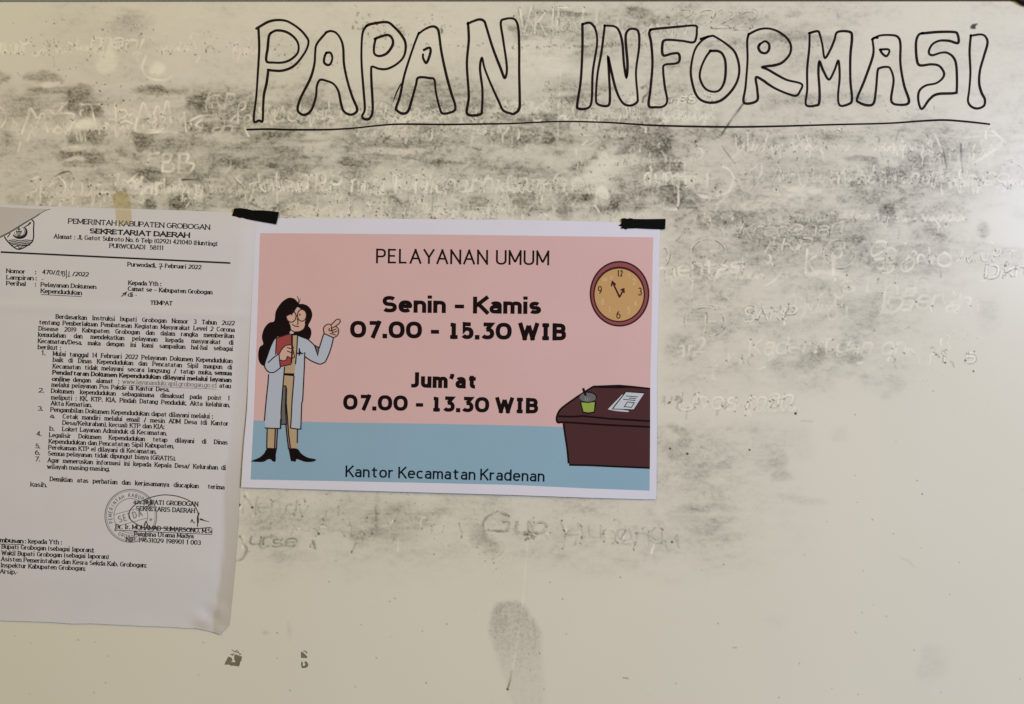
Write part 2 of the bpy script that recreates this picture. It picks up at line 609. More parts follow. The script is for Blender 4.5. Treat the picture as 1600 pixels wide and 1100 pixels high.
def patch(cx, cy, rx, ry, v, soft=0.7, ang=0.0, warp=0.35):
    """one wiped smear"""
    R = max(rx, ry) * 1.7 + 20
    sl = box(cx, cy, R, R)
    x = PX[sl] - cx + WX[sl] * 1.5 * warp * min(rx, 30) + WX2[sl] * 0.5 * warp * min(rx, 16)
    y = PY[sl] - cy + WY[sl] * 1.5 * warp * min(ry, 26) + WY2[sl] * 0.5 * warp * min(ry, 14)
    c, s = math.cos(math.radians(ang)), math.sin(math.radians(ang))
    u = (x * c + y * s) / rx; w = (-x * s + y * c) / ry
    d = np.sqrt(u * u + w * w)
    m = 1 - sstep(1 - soft, 1 + soft * 0.45, d)
    tex = 0.42 + 0.42 * STREAK[sl] + 0.30 * MOTT[sl] + 0.22 * DIAG[sl] - 0.12 * CLOT[sl]
    D[sl] = 1 - (1 - D[sl]) * (1 - np.clip(v * m * tex, 0, 1))


# broad grime that covers the written rows
def band(y0, y1, y2, y3):
    return sstep(y0, y1, PY + WY * 14) * (1 - sstep(y2, y3, PY + WY * 18))


grime = np.zeros_like(PX)
grime += 0.42 * band(110, 165, 315, 352) * (0.45 + 0.55 * sstep(60, 420, PX)) * (1 - 0.75 * sstep(1030, 1120, PX))
grime += 0.24 * band(170, 215, 330, 480) * sstep(1030, 1100, PX) * (1 - sstep(1400, 1570, PX + WX * 50))
grime += 0.19 * band(300, 360, 560, 640) * sstep(1020, 1060, PX) * (1 - sstep(1300, 1520, PX + WX * 60))
grime += 0.16 * band(-20, 10, 70, 150) * sstep(760, 840, PX) * (1 - sstep(1280, 1400, PX))
grime += 0.08 * band(-20, 10, 100, 170) * sstep(20, 140, PX)
grime += 0.14 * band(640, 680, 830, 930) * sstep(360, 420, PX) * (1 - sstep(1100, 1300, PX + WX * 40))
tex = (0.35 + 0.9 * con(PATCHY, 0.3, 0.7)) * (0.35 + 0.45 * STREAK + 0.45 * MOTT + 0.35 * DIAG) * (0.75 + 0.6 * CLOT)
D = np.clip(grime * tex * 1.15, 0, 0.6)

# smears, where they are on the board
for p in [
     (82, 142, 50, 7, .38, .5),
    (238, 141, 36, 8, .42, .6), (245, 138, 14, 5, .4, .5), (310, 165, 20, 16, .6, .5), (330, 178, 40, 8, .35, .6), (130, 160, 32, 22, .45, .6),
    (108, 158, 8, 16, .35, .5),  (372, 168, 22, 18, .45, .6),
    (205, 28, 26, 14, .22, .8), (205, 40, 40, 30, .22, .8), (40, 165, 30, 20, .3, .7), (10, 215, 14, 12, .35, .6), (350, 200, 45, 10, .4, .7),
    (120, 240, 30, 9, .5, .5), (150, 246, 14, 14, .55, .5), (112, 256, 14, 6, .6, .5), (225, 268, 32, 11, .55, .5), (285, 272, 32, 10, .4, .6),
    (240, 285, 28, 16, .5, .6), (278, 318, 20, 18, .62, .5), (236, 322, 12, 14, .6, .5), (195, 300, 20, 10, .35, .6), (300, 225, 60, 12, .28, .8),
    (395, 220, 60, 18, .42, .7), (345, 250, 40, 14, .35, .7), (430, 212, 45, 9, .5, .5), (482, 221, 24, 3.5, .4, .5), (445, 245, 50, 20, .35, .8), (430, 259, 12, 5, .6, .5),
    (545, 254, 22, 7, .55, .4), (585, 255, 12, 3, .35, .5), (478, 270, 12, 3, .45, .5), (695, 256, 28, 6, .55, .4), (690, 252, 14, 4, .4, .4),
    (660, 205, 55, 12, .42, .6), (700, 208, 60, 14, .32, .7), (640, 225, 40, 14, .25, .8), (670, 155, 22, 34, .40, .6), (590, 184, 22, 14, .35, .6), (470, 160, 50, 8, .2, .7),
    (440, 185, 60, 10, .3, .7), (510, 190, 40, 8, .28, .7), (760, 180, 50, 10, .28, .8), (740, 215, 70, 12, .28, .8),
    (845, 182, 26, 12, .5, .5), (857, 218, 13, 11, .55, .4), (895, 152, 26, 6, .5, .5), (905, 175, 40, 10, .35, .6), (815, 218, 20, 8, .3, .6), (880, 140, 40, 6, .25, .7),
     (1030, 222, 22, 34, .42, .6),
    (1045, 262, 24, 12, .5, .5), (1020, 190, 24, 16, .35, .6), (985, 268, 40, 14, .28, .7), (900, 275, 60, 12, .3, .7), (830, 270, 60, 14, .3, .7),
    (1050, 302, 30, 20, .6, .45), (1010, 298, 24, 10, .4, .6), (1075, 310, 24, 12, .35, .6),  (955, 318, 22, 16, .5, .5), (980, 330, 30, 12, .3, .6),
    (840, 328, 22, 12, .45, .5), (880, 335, 16, 10, .4, .5), (820, 300, 26, 16, .28, .7), (750, 315, 28, 14, .4, .5), (620, 312, 14, 8, .5, .5, 15), (735, 322, 24, 8, .4, .5), (700, 295, 40, 14, .25, .8),
    (560, 300, 30, 16, .25, .7), (480, 310, 30, 14, .3, .7), (440, 320, 22, 16, .28, .7), (400, 300, 25, 12, .35, .6), (340, 300, 30, 10, .35, .6), (310, 290, 25, 12, .35, .6),
    (880, 20, 30, 5, .55, .5), (905, 22, 26, 4, .4, .5), (1000, 19, 24, 9, .55, .5), (978, 42, 12, 6, .55, .4), (995, 45, 6, 5, .5, .5), (835, 52, 34, 10, .3, .7), (820, 40, 10, 10, .35, .6), (1030, 30, 30, 10, .3, .6),
    (800, 45, 10, 6, .5, .5), (1150, 30, 40, 18, .22, .8), (1225, 58, 50, 8, .42, .6), (1280, 60, 34, 8, .35, .6), (1240, 22, 14, 6, .25, .6), (1260, 45, 36, 12, .2, .8),
    (1115, 115, 24, 40, .14, .8), (1120, 70, 30, 6, .2, .8), (1240, 155, 60, 10, .35, .7), (1330, 150, 34, 8, .3, .6), (1220, 165, 30, 10, .25, .7), (1360, 155, 20, 8, .22, .7),
    (880, 130, 26, 12, .25, .7), (940, 135, 30, 8, .25, .7), (1000, 172, 30, 10, .4, .6), (1060, 175, 40, 10, .2, .8),
    (1290, 212, 34, 9, .40, .6), (1330, 218, 20, 6, .35, .5), (1345, 248, 22, 5, .5, .4), (1260, 205, 26, 8, .22, .7), (1425, 255, 26, 14, .35, .6), (1480, 230, 60, 20, .2, .8), (1250, 260, 60, 18, .18, .8),
    (1400, 282, 50, 10, .30, .6), (1390, 275, 18, 5, .5, .5), (1455, 290, 30, 10, .24, .6), (1510, 300, 40, 14, .14, .8), (1388, 328, 16, 10, .5, .5), (1390, 340, 20, 10, .35, .5), (1340, 350, 30, 16, .25, .7),
    (1462, 360, 22, 16, .22, .7), (1535, 360, 12, 12, .24, .6), (1440, 385, 60, 16, .14, .8), (1280, 345, 60, 12, .25, .7), (1250, 400, 50, 16, .14, .8), (1480, 330, 30, 20, .1, .8),
    (1280, 448, 20, 10, .22, .7), (1340, 490, 40, 20, .24, .7), (1300, 470, 40, 18, .18, .8), (1420, 470, 80, 14, .16, .8), (1545, 485, 20, 26, .2, .8), (1440, 420, 60, 14, .16, .8), (1250, 510, 40, 14, .16, .8),
    (1265, 562, 34, 14, .36, .6), (1285, 550, 10, 8, .4, .6), (1330, 560, 22, 9, .28, .6), (1215, 570, 20, 12, .2, .7), (1360, 545, 40, 10, .14, .8), (1100, 520, 50, 20, .10, .8), (1150, 395, 40, 20, .18, .8), (1105, 345, 40, 16, .16, .8),
    (1215, 640, 40, 10, .12, .8), (1385, 618, 12, 8, .18, .6, -20), (1400, 600, 14, 14, .12, .8), (1315, 678, 16, 14, .10, .7),
    (1055, 672, 26, 9, .28, .6, 25), (1068, 690, 12, 12, .3, .6), (1050, 700, 18, 14, .2, .7), (1095, 735, 30, 16, .22, .7), (1128, 730, 14, 9, .28, .6), (1080, 715, 20, 10, .18, .7),
    (1214, 722, 18, 18, .32, .6), (1220, 745, 16, 12, .3, .6), (1195, 715, 20, 30, .16, .8), (1250, 780, 40, 8, .12, .7, 10), (1240, 690, 36, 30, .1, .8),
    (1110, 795, 46, 9, .32, .6), (1095, 822, 40, 14, .26, .7), (1125, 835, 34, 14, .2, .7), (1070, 800, 30, 20, .16, .8), (1130, 812, 20, 8, .2, .6),
    (540, 800, 70, 24, .15, .8), (625, 795, 30, 10, .34, .7, -15), (585, 815, 14, 26, .28, .7), (610, 835, 60, 18, .25, .7), (650, 812, 40, 14, .24, .8), (560, 840, 18, 14, .34, .7), (690, 800, 20, 10, .2, .8),
    (752, 842, 16, 14, .45, .5), (770, 858, 16, 16, .34, .6), (745, 825, 12, 10, .24, .7), (905, 828, 30, 8, .16, .8), (430, 810, 60, 16, .14, .8), (440, 870, 20, 8, .16, .7), (480, 868, 24, 10, .14, .8), (680, 860, 60, 14, .1, .8),
    (1455, 1040, 30, 33, .10, .5), (417, 988, 6, 5, .2, .6), (452, 985, 5, 14, .14, .7), (1210, 970, 20, 14, .06, .8), (940, 890, 20, 10, .06, .8),
]:
    cx, cy, rx, ry, v, soft = p[:6]
    patch(cx, cy, rx, ry, v * (1.0 if cy < 345 else 0.9), soft, p[6] if len(p) > 6 else 0)

# tear-shaped rub mark low on the board
tx = PX - (795 + (PY - 940) * 0.20)
half = np.where(PY < 985, 12 + 32 * np.sqrt(np.clip((PY - 936) / 49, 0, 1)), np.clip(45 - np.abs(PY - 985) * 0.13, 20, 60))
tear = sstep(-2, 12, half - np.abs(tx) + WX * 3) * sstep(934, 944, PY + WY * 3) * (1 - 0.55 * sstep(975, 1120, PY)) * (1 - sstep(1110, 1140, PY))
STREAKV = fbm(5, 26, 301, 3)
D = 1 - (1 - D) * (1 - tear * (0.16 + 0.22 * STREAKV) * (0.9 + 0.25 * FINE) * (1.1 - 0.55 * sstep(940, 1060, PY)))
Fg = 0.70 + 0.48 * FINE


def stain(pts, v, soft=3.0, streak=0.35):
    """smear with its own outline, edges broken up by the wiping"""
    xs_ = [p[0] for p in pts]; ys_ = [p[1] for p in pts]
    sl = (slice(max(0, int((min(ys_) - 14 - Y0) / PIT)), min(NY, int((max(ys_) + 14 - Y0) / PIT))), slice(max(0, int((min(xs_) - 14 - X0) / PIT)), min(NX, int((max(xs_) + 14 - X0) / PIT))))
    ax, ay = PX[sl] + WX[sl] * 5 + WX2[sl] * 3.5, PY[sl] + WY[sl] * 3.5 + WY2[sl] * 2.5
    acc = 0.0
    offs = [(0, 0)] + [(soft * math.cos(t), soft * math.sin(t)) for t in np.arange(8) * 0.785] + [(soft * .5 * math.cos(t), soft * .5 * math.sin(t)) for t in np.arange(5) * 1.257]
    for ox_, oy_ in offs:
        ins = np.zeros(ax.shape, bool)
        n = len(pts)
        for i in range(n):
            xa, ya = pts[i]; xb, yb = pts[(i + 1) % n]
            if ya == yb: continue
            c = ((ya > ay + oy_) != (yb > ay + oy_)) & (ax + ox_ < (xb - xa) * (ay + oy_ - ya) / (yb - ya) + xa)
            ins ^= c
        acc = acc + ins
    m = acc / len(offs)
    tex_ = (1 - streak) + streak * (0.9 * STREAK[sl] + 0.5 * DIAG[sl]) * 1.1 - 0.10 * CLOT[sl]
    D[sl] = 1 - (1 - D[sl]) * (1 - np.clip(v * m * tex_, 0, 1))


def sc(x0, y0, k, *p):
    return [(x0 + x / k, y0 + y / k) for x, y in p]


for v, st, p in [
    (.50, .3, ((100, 200), (150, 180), (230, 165), (290, 180), (340, 212), (345, 230), (250, 226), (180, 226), (120, 215))),
    (.5, .3, ((-40, 160), (40, 190), (60, 210), (30, 225), (-40, 232))),
    (.52, .3, ((345, 290), (360, 260), (420, 230), (470, 240), (495, 270), (480, 295), (420, 305), (350, 312))),
    (.28, .4, ((130, 245), (220, 262), (345, 268), (345, 290), (240, 288), (150, 275))),
    (.42, .3, ((345, 310), (410, 320), (425, 355), (400, 385), (345, 370))), (.58, .25, ((420, 325), (520, 335), (545, 400), (500, 415), (440, 405))),
    (.66, .3, ((345, 480), (430, 475), (555, 480), (560, 510), (520, 555), (450, 550), (360, 552), (345, 520))),
    (.66, .3, ((705, 488), (800, 488), (830, 510), (790, 560), (730, 602), (700, 570))),
    (.55, .6, ((960, 300), (1080, 290), (1180, 300), (1200, 330), (1150, 350), (1100, 380), (970, 372))), (.45, .5, ((1240, 300), (1335, 330), (1330, 420), (1240, 400), (1215, 340))),
    (.42, .4, ((700, 265), (780, 250), (870, 260), (980, 270), (970, 290), (850, 285), (720, 285))), (.4, .4, ((780, 258), (850, 262), (850, 280), (790, 280))),
    (.48, .5, ((280, 605), (330, 570), (440, 590), (550, 600), (540, 662), (440, 672), (350, 640), (300, 640))),
    (.5, .4, ((690, 690), (800, 665), (860, 690), (840, 722), (720, 722))), (.55, .4, ((880, 862), (880, 822), (960, 810), (1010, 850), (990, 880), (900, 886))), (.6, .4, ((760, 850), (800, 835), (820, 880), (770, 892))),
    (.36, .5, ((960, 430), (1200, 440), (1230, 470), (1100, 502), (970, 480))), (.26, .6, ((1060, 560), (1300, 530), (1600, 500), (1600, 680), (1300, 690), (1100, 650))), (.22, .5, ((640, 480), (960, 490), (960, 560), (840, 600), (660, 560))),
    (.2, .5, ((0, 300), (340, 300), (340, 470), (200, 480), (0, 460))), (.25, .5, ((0, 480), (60, 500), (80, 560), (0, 570))),
]:
    stain(sc(0, 60, 3.333, *p), v, 3.2, st)
for v, st, p in [
    (.50, .6, ((650, 158), (780, 152), (930, 160), (970, 200), (960, 300), (1000, 372), (930, 362), (880, 332), (800, 322), (780, 300), (660, 310), (690, 260), (660, 210))),
    (.56, .5, ((420, 385), (470, 350), (540, 320), (600, 262), (625, 240), (612, 300), (545, 352), (470, 392))), (.60, .4, ((443, 520), (500, 480), (530, 490), (552, 530), (500, 560), (450, 562))),
    (.46, .5, ((820, 470), (1000, 470), (1050, 520), (1000, 572), (860, 522))), (.50, .3, ((300, 200), (362, 200), (362, 250), (300, 260))), (.5, .4, ((800, 330), (960, 345), (1060, 380), (1000, 402), (820, 395))),
    (.38, .5, ((610, 520), (680, 540), (700, 600), (630, 610))), (.36, .6, ((370, 60), (520, 70), (540, 110), (380, 120))), (.3, .6, ((60, 90), (300, 70), (360, 110), (200, 135), (60, 130))), (.34, .6, ((640, 60), (760, 60), (800, 100), (660, 110))),
    (.45, .5, ((50, 395), (90, 365), (180, 340), (190, 375), (240, 385), (300, 350), (310, 372), (240, 405), (150, 385), (70, 410))), (.30, .5, ((90, 560), (200, 540), (300, 600), (290, 640), (120, 640))),
    (.28, .6, ((0, 160), (280, 170), (280, 250), (120, 260), (0, 240))), (.25, .6, ((360, 200), (640, 200), (640, 250), (400, 262))), (.3, .5, ((1060, 540), (1140, 620), (1100, 640), (1030, 570))),
]:
    stain(sc(760, 150, 3.333, *p), v, 3.0, st)
for v, st, p in [
    (.34, .5, ((470, 195), (560, 190), (640, 215), (710, 240), (640, 245), (560, 225), (480, 212))), (.42, .4, ((660, 320), (740, 325), (830, 330), (830, 352), (740, 345), (670, 342))),
    (.34, .5, ((1000, 310), (1100, 290), (1290, 270), (1380, 270), (1330, 320), (1220, 360), (1100, 370), (1020, 360))), (.30, .6, ((200, 400), (460, 390), (900, 400), (1080, 400), (1080, 455), (700, 465), (220, 450))),
    (.30, .5, ((850, 600), (900, 570), (940, 600), (940, 660), (860, 670))), (.16, .5, ((1060, 640), (1180, 640), (1190, 760), (1080, 760))), (.22, .5, ((1360, 660), (1400, 660), (1395, 740), (1370, 740))), (.22, .5, ((680, 720), (830, 640), (800, 740), (720, 790))),
    (.14, .6, ((130, 600), (640, 600), (760, 760), (760, 900), (200, 920), (130, 760))), (.13, .6, ((760, 780), (1380, 760), (1600, 800), (1600, 900), (800, 930))), (.14, .5, ((1040, 470), (1300, 450), (1380, 520), (1250, 580), (1040, 540))),
]:
    stain(sc(1120, 150, 3.333, *p), v, 4.0, st)

D = np.clip(D * Fg * 1.06, 0, 1)

# ---- stamping
def dab(arr, x, y, r, v, hard=0.55):
    if not (X0 < x < X1 and Y0 < y < Y1):
        return
    sl = box(x, y, r + 2, r + 2)
    d = np.hypot(PX[sl] - x, PY[sl] - y)
    m = v * np.clip((r + hard * 1.2 - d) / (hard * 2.0), 0, 1)
    arr[sl] = np.maximum(arr[sl], m)


def resample(pts, step):
    out = [pts[0]]
    acc = 0
    for a, b in zip(pts[:-1], pts[1:]):
        l = math.hypot(b[0] - a[0], b[1] - a[1])
        n = int(l / step) + 1
        for i in range(1, n + 1):
            out.append((a[0] + (b[0] - a[0]) * i / n, a[1] + (b[1] - a[1]) * i / n))
    return out


PR = random.Random(31)


def ghost(pts, w=3.0, light=0.8, dark=0.0, ends=0.0, solid=0.0):
    if len(pts) == 1:
        pts = [pts[0], (pts[0][0] + 0.5, pts[0][1] + 1.0)]
    """old pen stroke: residue lifted along it, ink crumbs left beside and at its ends"""
    q = resample(pts, 1.0)
    ph = PR.uniform(0, 6.28)
    for i, (x, y) in enumerate(q):
        fade = 0.72 + 0.28 * math.sin(i * 0.13 + ph)
        if light > 0:
            dab(C, x, y, w / 2 * (0.86 + 0.14 * fade), light * fade, 0.75)
        if solid > 0:
            dab(K, x, y, w / 2 * (0.6 + 0.4 * fade), solid * fade, 0.8)
        j = min(len(q) - 1, i + 1); k = max(0, i - 1)
        dx, dy = q[j][0] - q[k][0], q[j][1] - q[k][1]
        l = math.hypot(dx, dy) or 1
        if light > 0.25 or dark > 0:
            base_e = 0.16 * light + 0.55 * dark
            for sgn in (1, -1):
                e = base_e * max(0.0, 0.55 + 0.6 * math.sin(i * 0.11 + ph + sgn) + 0.3 * math.sin(i * 0.37 + 2 * ph)) * (1.0 if sgn * dx >= 0 else 0.6)
                if e > 0.04:
                    o = sgn * (w / 2 + 0.65)
                    dab(E, x - dy / l * o, y + dx / l * o, 0.5, min(0.9, e), 0.8)
                    if dark > 0.65 and e > 0.22:
                        dab(K, x - dy / l * o, y + dx / l * o, 0.4, min(0.85, (e - 0.15) * 1.1), 0.7)
        if dark > 0 and PR.random() < dark * 0.10:
            o = PR.choice((1, -1)) * (w / 2 + 0.4)
            dab(K, x - dy / l * o, y + dx / l * o, PR.uniform(0.4, 0.9), PR.uniform(0.4, 0.9) * min(1, dark * 1.3))
    if ends > 0:
        for (x, y) in (q[0], q[-1]):
            if PR.random() < ends:
                for _ in range(PR.randint(1, 3)):
                    dab(K, x + PR.uniform(-2, 2), y + PR.uniform(-2, 2), PR.uniform(0.5, 1.2), PR.uniform(.4, .95))


def gtext(s, x0, y0, x1, y1, cap, w=3.0, light=0.75, dark=0.0, ends=0.0, solid=0.0, slant=0.12, jit=0.10):
    lay, f, k = layout(s, x0, x1, cap, G, 24, 55, None)
    w = w * 1.15; light = min(1, light * 1.25)
    sl = (y1 - y0) / (x1 - x0)
    for c, gxx in lay:
        jx, jy, js = PR.uniform(-jit, jit) * cap * .5, PR.uniform(-jit, jit) * cap, 1 + PR.uniform(-jit, jit) * 1.4
        rot = PR.uniform(-jit, jit)
        for st in G[c][1]:
            pts = []
            for (a, b) in st:
                lx = (a + b * (slant + rot)) * k * f
                ly = b * k * js
                pts.append((gxx + lx + jx, y0 + (gxx - x0) * sl - ly + jy + rot * a * k * 0.5))
            ghost(pts, w, light, dark, ends, solid)


def specks(x0, y0, x1, y1, spread, n, r=(0.5, 1.2), v=(0.35, 0.95), clump=0.0):
    for _ in range(int(n * 0.72)):
        t = PR.random()
        x = x0 + (x1 - x0) * t + PR.gauss(0, 1); y = y0 + (y1 - y0) * t + PR.gauss(0, spread)
        m = 1 + (PR.randint(1, 4) if PR.random() < clump else 0)
        for _k in range(m):
            px_, py_ = x + PR.gauss(0, 1.4) * (_k > 0), y + PR.gauss(0, 1.4) * (_k > 0)
            t2, L, rr_ = PR.uniform(0, 6.28), abs(PR.gauss(0, 1.8)), PR.uniform(*r) * 0.72
            vv = PR.uniform(*v) * (0.5 + 0.5 * PR.random()) * (0.70 if x > 1020 else 1.12)
            for s_ in range(int(L) + 1):
                dab(K if vv > 0.42 else E, px_ + math.cos(t2) * s_ * .8, py_ + math.sin(t2) * s_ * .8, rr_, vv * (1 - 0.15 * s_), 0.65)


# ---- ghost writing, row by row
gtext('an z man', 0, 82, 38, 84, 18, 3, .55, .1, .1)
gtext('. mani', 125, 76, 218, 74, 20, 3.2, .5, .2, .3)
specks(40, 72, 120, 74, 9, 40, clump=.2); specks(150, 58, 215, 70, 9, 22, clump=.2); specks(245, 76, 310, 72, 6, 26, clump=.3); specks(320, 62, 395, 75, 9, 24)
specks(60, 30, 110, 36, 3, 8); specks(95, 30, 103, 32, 1.2, 5, (.7, 1.3)); specks(170, 20, 240, 60, 14, 26)
ghost(smooth([(228, 88), (222, 105), (228, 118), (240, 124), (258, 125), (268, 119)]), 4, .7)
patchC = [(245, 108, 14, 14, .7), (165, 95, 18, 18, .5), (80, 130, 16, 5, .5), (130, 195, 22, 9, .9), (75, 175, 14, 8, .45), (65, 190, 20, 8, .3), (355, 215, 28, 12, .45), (905, 288, 16, 14, .6),
          (950, 260, 30, 16, .5), (940, 245, 10, 12, .6), (940, 300, 14, 14, .9), (930, 275, 22, 12, .7), (940, 310, 12, 12, .5), (115, 232, 18, 5, .6), (120, 247, 20, 4, .7), (620, 290, 30, 8, .4), (1080, 280, 18, 8, .4), (860, 312, 16, 14, .35),
          (1230, 300, 60, 10, .5), (1200, 320, 60, 10, .4), (1280, 430, 40, 8, .4), (300, 175, 10, 10, .2), (615, 235, 60, 6, .5), (480, 255, 20, 10, .4), (840, 80, 60, 24, .5), (840, 105, 50, 16, .4), (650, 285, 50, 7, .3), (955, 175, 26, 8, .3)]
for cx, cy, rx, ry, v in patchC:
    sl = box(cx, cy, rx * 1.6 + 8, ry * 1.6 + 8)
    d = np.hypot((PX[sl] - cx + WX[sl] * 10) / rx, (PY[sl] - cy + WY[sl] * 8) / ry)
    C[sl] = np.maximum(C[sl], v * (1 - sstep(0.55, 1.25, d)))
ghost(smooth([(0, 168), (7, 174), (9, 186), (2, 199)]), 3, .8)
ghost([(35, 206), (42, 186), (48, 172), (58, 190)], 3, .8); ghost([(58, 192), (66, 178), (75, 206)], 3, .8)
ghost([(125, 163), (142, 163), (160, 163)], 3.4, 1, 0, .9); ghost(smooth([(142, 164), (145, 176), (148, 190)]), 3.2, 1)
dab(K, 159, 163, 1.6, .9); dab(K, 193, 157, 1.6, .7)
ghost(smooth([(212, 205), (235, 203), (255, 206), (276, 207)]), 3.4, .9)
gtext('(RR', 322, 170, 364, 170, 22, 2.6, .5, .3, .3)
gtext('an', 330, 208, 372, 208, 16, 3, .5, .2)
gtext('Sudi', 405, 190, 470, 190, 24, 3, .6, .2, .2); gtext('ngan penyelenggara', 470, 186, 690, 182, 18, 2.6, .5, .25, .3)
gtext('bikar', 720, 190, 780, 186, 20, 2.6, .5, .3, .4); gtext('Mar aga u s', 600, 210, 790, 206, 18, 2.4, .4, .15, .2)
gtext('ben', 775, 175, 830, 172, 20, 2.4, .5, .4, .4)
specks(835, 158, 1000, 155, 6, 60, clump=.25); specks(845, 135, 950, 140, 8, 46, clump=.2); specks(858, 155, 915, 160, 3, 30, clump=.3)
gtext('nas', 1047, 162, 1085, 158, 13, 2.6, .6, .9, .5); gtext('n', 1100, 158, 1110, 158, 12, 2.4, .3, .9)
ghost(smooth([(1003, 138), (1008, 135), (1013, 138), (1012, 146), (1006, 152), (1004, 160)]), 2.6, 0, .9, .5, .75)
gtext('Men', 978, 182, 1000, 184, 22, 2.8, .6, .4, .3); gtext('gan', 1035, 184, 1075, 186, 18, 2.6, .5, .2)
ghost(smooth([(1003, 217), (1010, 213), (1018, 214), (1015, 222), (1007, 228)]), 2.4, .3, .5, .3, .55); ghost([(1005, 228), (1015, 233), (1025, 236)], 2.4, .4, .2, 0, .6)
ghost([(1015, 238), (1016, 262)], 3, .8); ghost([(876, 107), (874, 150), (872, 190), (871, 226)], 3, .45)
ghost([(1163, 160), (1150, 175), (1136, 198), (1125, 212)], 2.4, 0, .5, .5, .85); ghost([(1128, 228), (1138, 242), (1148, 256)], 1.8, 0, .5, .2, .5)
ghost([(1140, 250), (1160, 232)], 2.6, .3)
ghost([(610, 212), (602, 219), (598, 222)], 2.2, 0, .8, .3, .5)
# top row
gtext('VKIF', 808, 52, 884, 50, 38, 3.0, .55, .75, .7, slant=.16); gtext('I I', 908, 42, 984, 42, 30, 3, .45, .2, .7)
gtext('2022', 1046, 40, 1172, 46, 26, 2.6, .25, 1.0, .9, slant=.35); specks(1180, 30, 1195, 45, 8, 8); specks(1046, 15, 1070, 12, 2, 16, (.6, 1.3))
# dotted row
specks(570, 72, 760, 72, 2.0, 44, clump=.25); specks(745, 71, 752, 72, 1, 6, (.8, 1.3)); specks(800, 73, 960, 72, 2.0, 90, clump=.4); specks(940, 71, 975, 70, 1.5, 44, (.6, 1.2), clump=.4); specks(975, 71, 1070, 70, 1.6, 54, clump=.3)
specks(1070, 72, 1200, 72, 2, 22); specks(1200, 70, 1280, 72, 3, 50, clump=.3); specks(1270, 74, 1295, 75, 2.5, 20)
ghost([(934, 73), (972, 70)], 2.0, 0, .9, 0, .35)
specks(550, 35, 640, 60, 11, 60, (.5, 1.4), clump=.25); specks(622, 43, 632, 52, 4, 26, (.7, 1.4)); specks(690, 48, 691, 48, 2.5, 24, (.8, 1.6)); specks(660, 30, 720, 50, 8, 26); specks(555, 12, 560, 16, 3, 6); specks(575, 22, 583, 26, 2, 8)
specks(590, 46, 594, 56, 1.5, 12, (.6, 1.1)); specks(1205, 28, 1250, 40, 8, 34); specks(1300, 150, 1380, 150, 6, 60, clump=.3); specks(1200, 155, 1290, 158, 6, 60, clump=.3); specks(1380, 165, 1470, 172, 5, 40, clump=.2)
specks(420, 60, 470, 110, 14, 34); specks(505, 90, 550, 130, 20, 16); specks(480, 45, 505, 48, 2, 4); specks(1300, 160, 1360, 175, 4, 12)
# row of capitals 230-275
# long row 280-310
ghost([(200, 285), (214, 272)], 4, 1); ghost([(195, 281), (206, 292)], 4, 1); ghost([(206, 280), (216, 290)], 4, 1); ghost([(222, 277), (216, 292)], 4.4, 1); ghost([(204, 292), (220, 284)], 4, 1)
gtext('har', 210, 300, 252, 306, 24, 4.6, 1, .1); ghost(smooth([(180, 274), (186, 272), (182, 280), (178, 288)]), 3, .7)
ghost(smooth([(366, 279), (372, 285), (380, 292)]), 1.8, 0, .4, .3, .8); ghost([(284, 281), (312, 280)], 2.6, 0, .5, 0, .8)
ghost(smooth([(86, 276), (97, 270), (108, 268), (112, 272)]), 2.4, 0, .3, 0, .8); dab(K, 156, 303, 2, .9); dab(K, 168, 303, 1.7, .9)
gtext('TPP m', 472, 300, 570, 300, 25, 3.2, .75, .25, .4); gtext('uALT Tino', 565, 302, 690, 298, 24, 3.2, .75, .35, .5); gtext('inerinkungan', 690, 302, 880, 296, 26, 3.0, .6, .25, .3)
ghost(smooth([(1058, 290), (1060, 305), (1060, 318), (1054, 327), (1042, 324)]), 3.2, .95)
ghost(smooth([(1080, 280), (1086, 300), (1110, 307), (1135, 300), (1145, 285), (1144, 270)]), 2.6, .7)
gtext('r pak', 420, 335, 520, 338, 20, 2.8, .4, .4, .4); gtext('L J i', 545, 338, 700, 338, 26, 2.8, .45, .5, .5); gtext('ing pel', 640, 334, 790, 336, 22, 2.6, .4, .3, .4)
ghost([(556, 294), (552, 315), (548, 334)], 2.4, .6, .6, .4, .35); ghost([(434, 276), (433, 320)], 3, .6); ghost([(497, 300), (495, 340)], 3, .6); ghost([(677, 310), (673, 340)], 2, 0, .7, .7, .35); ghost([(720, 320), (720, 338)], 2, 0, .7, .7, .3)
ghost([(606, 305), (616, 308), (625, 318), (640, 315), (638, 330)], 2, 0, .6, 0, .4); ghost([(396, 312), (392, 318), (386, 326)], 2.2, 0, .5, 0, .85); ghost([(392, 318), (402, 323), (409, 326)], 2, 0, .5, 0, .8); ghost([(375, 292), (382, 296)], 2, 0, .5, 0, .6)
ghost(smooth([(895, 320), (905, 305), (918, 292), (915, 270)]), 3, .7); ghost([(996, 290), (996, 318)], 3, .35)
specks(360, 300, 800, 330, 16, 260, clump=.15); specks(60, 290, 330, 300, 12, 90, clump=.2); specks(800, 280, 1000, 300, 22, 110, clump=.15); specks(722, 336, 725, 338, 1.2, 7, (.9, 1.6)); specks(610, 338, 690, 342, 1.5, 10, (.7, 1.2))
specks(400, 210, 800, 240, 26, 110); specks(1000, 240, 1060, 262, 8, 30); specks(0, 110, 380, 200, 40, 130); specks(620, 262, 640, 272, 3, 6); specks(1010, 250, 1100, 300, 14, 50); dab(K, 1087, 221, 1.6, .95); dab(K, 911, 199, 1.2, .9)
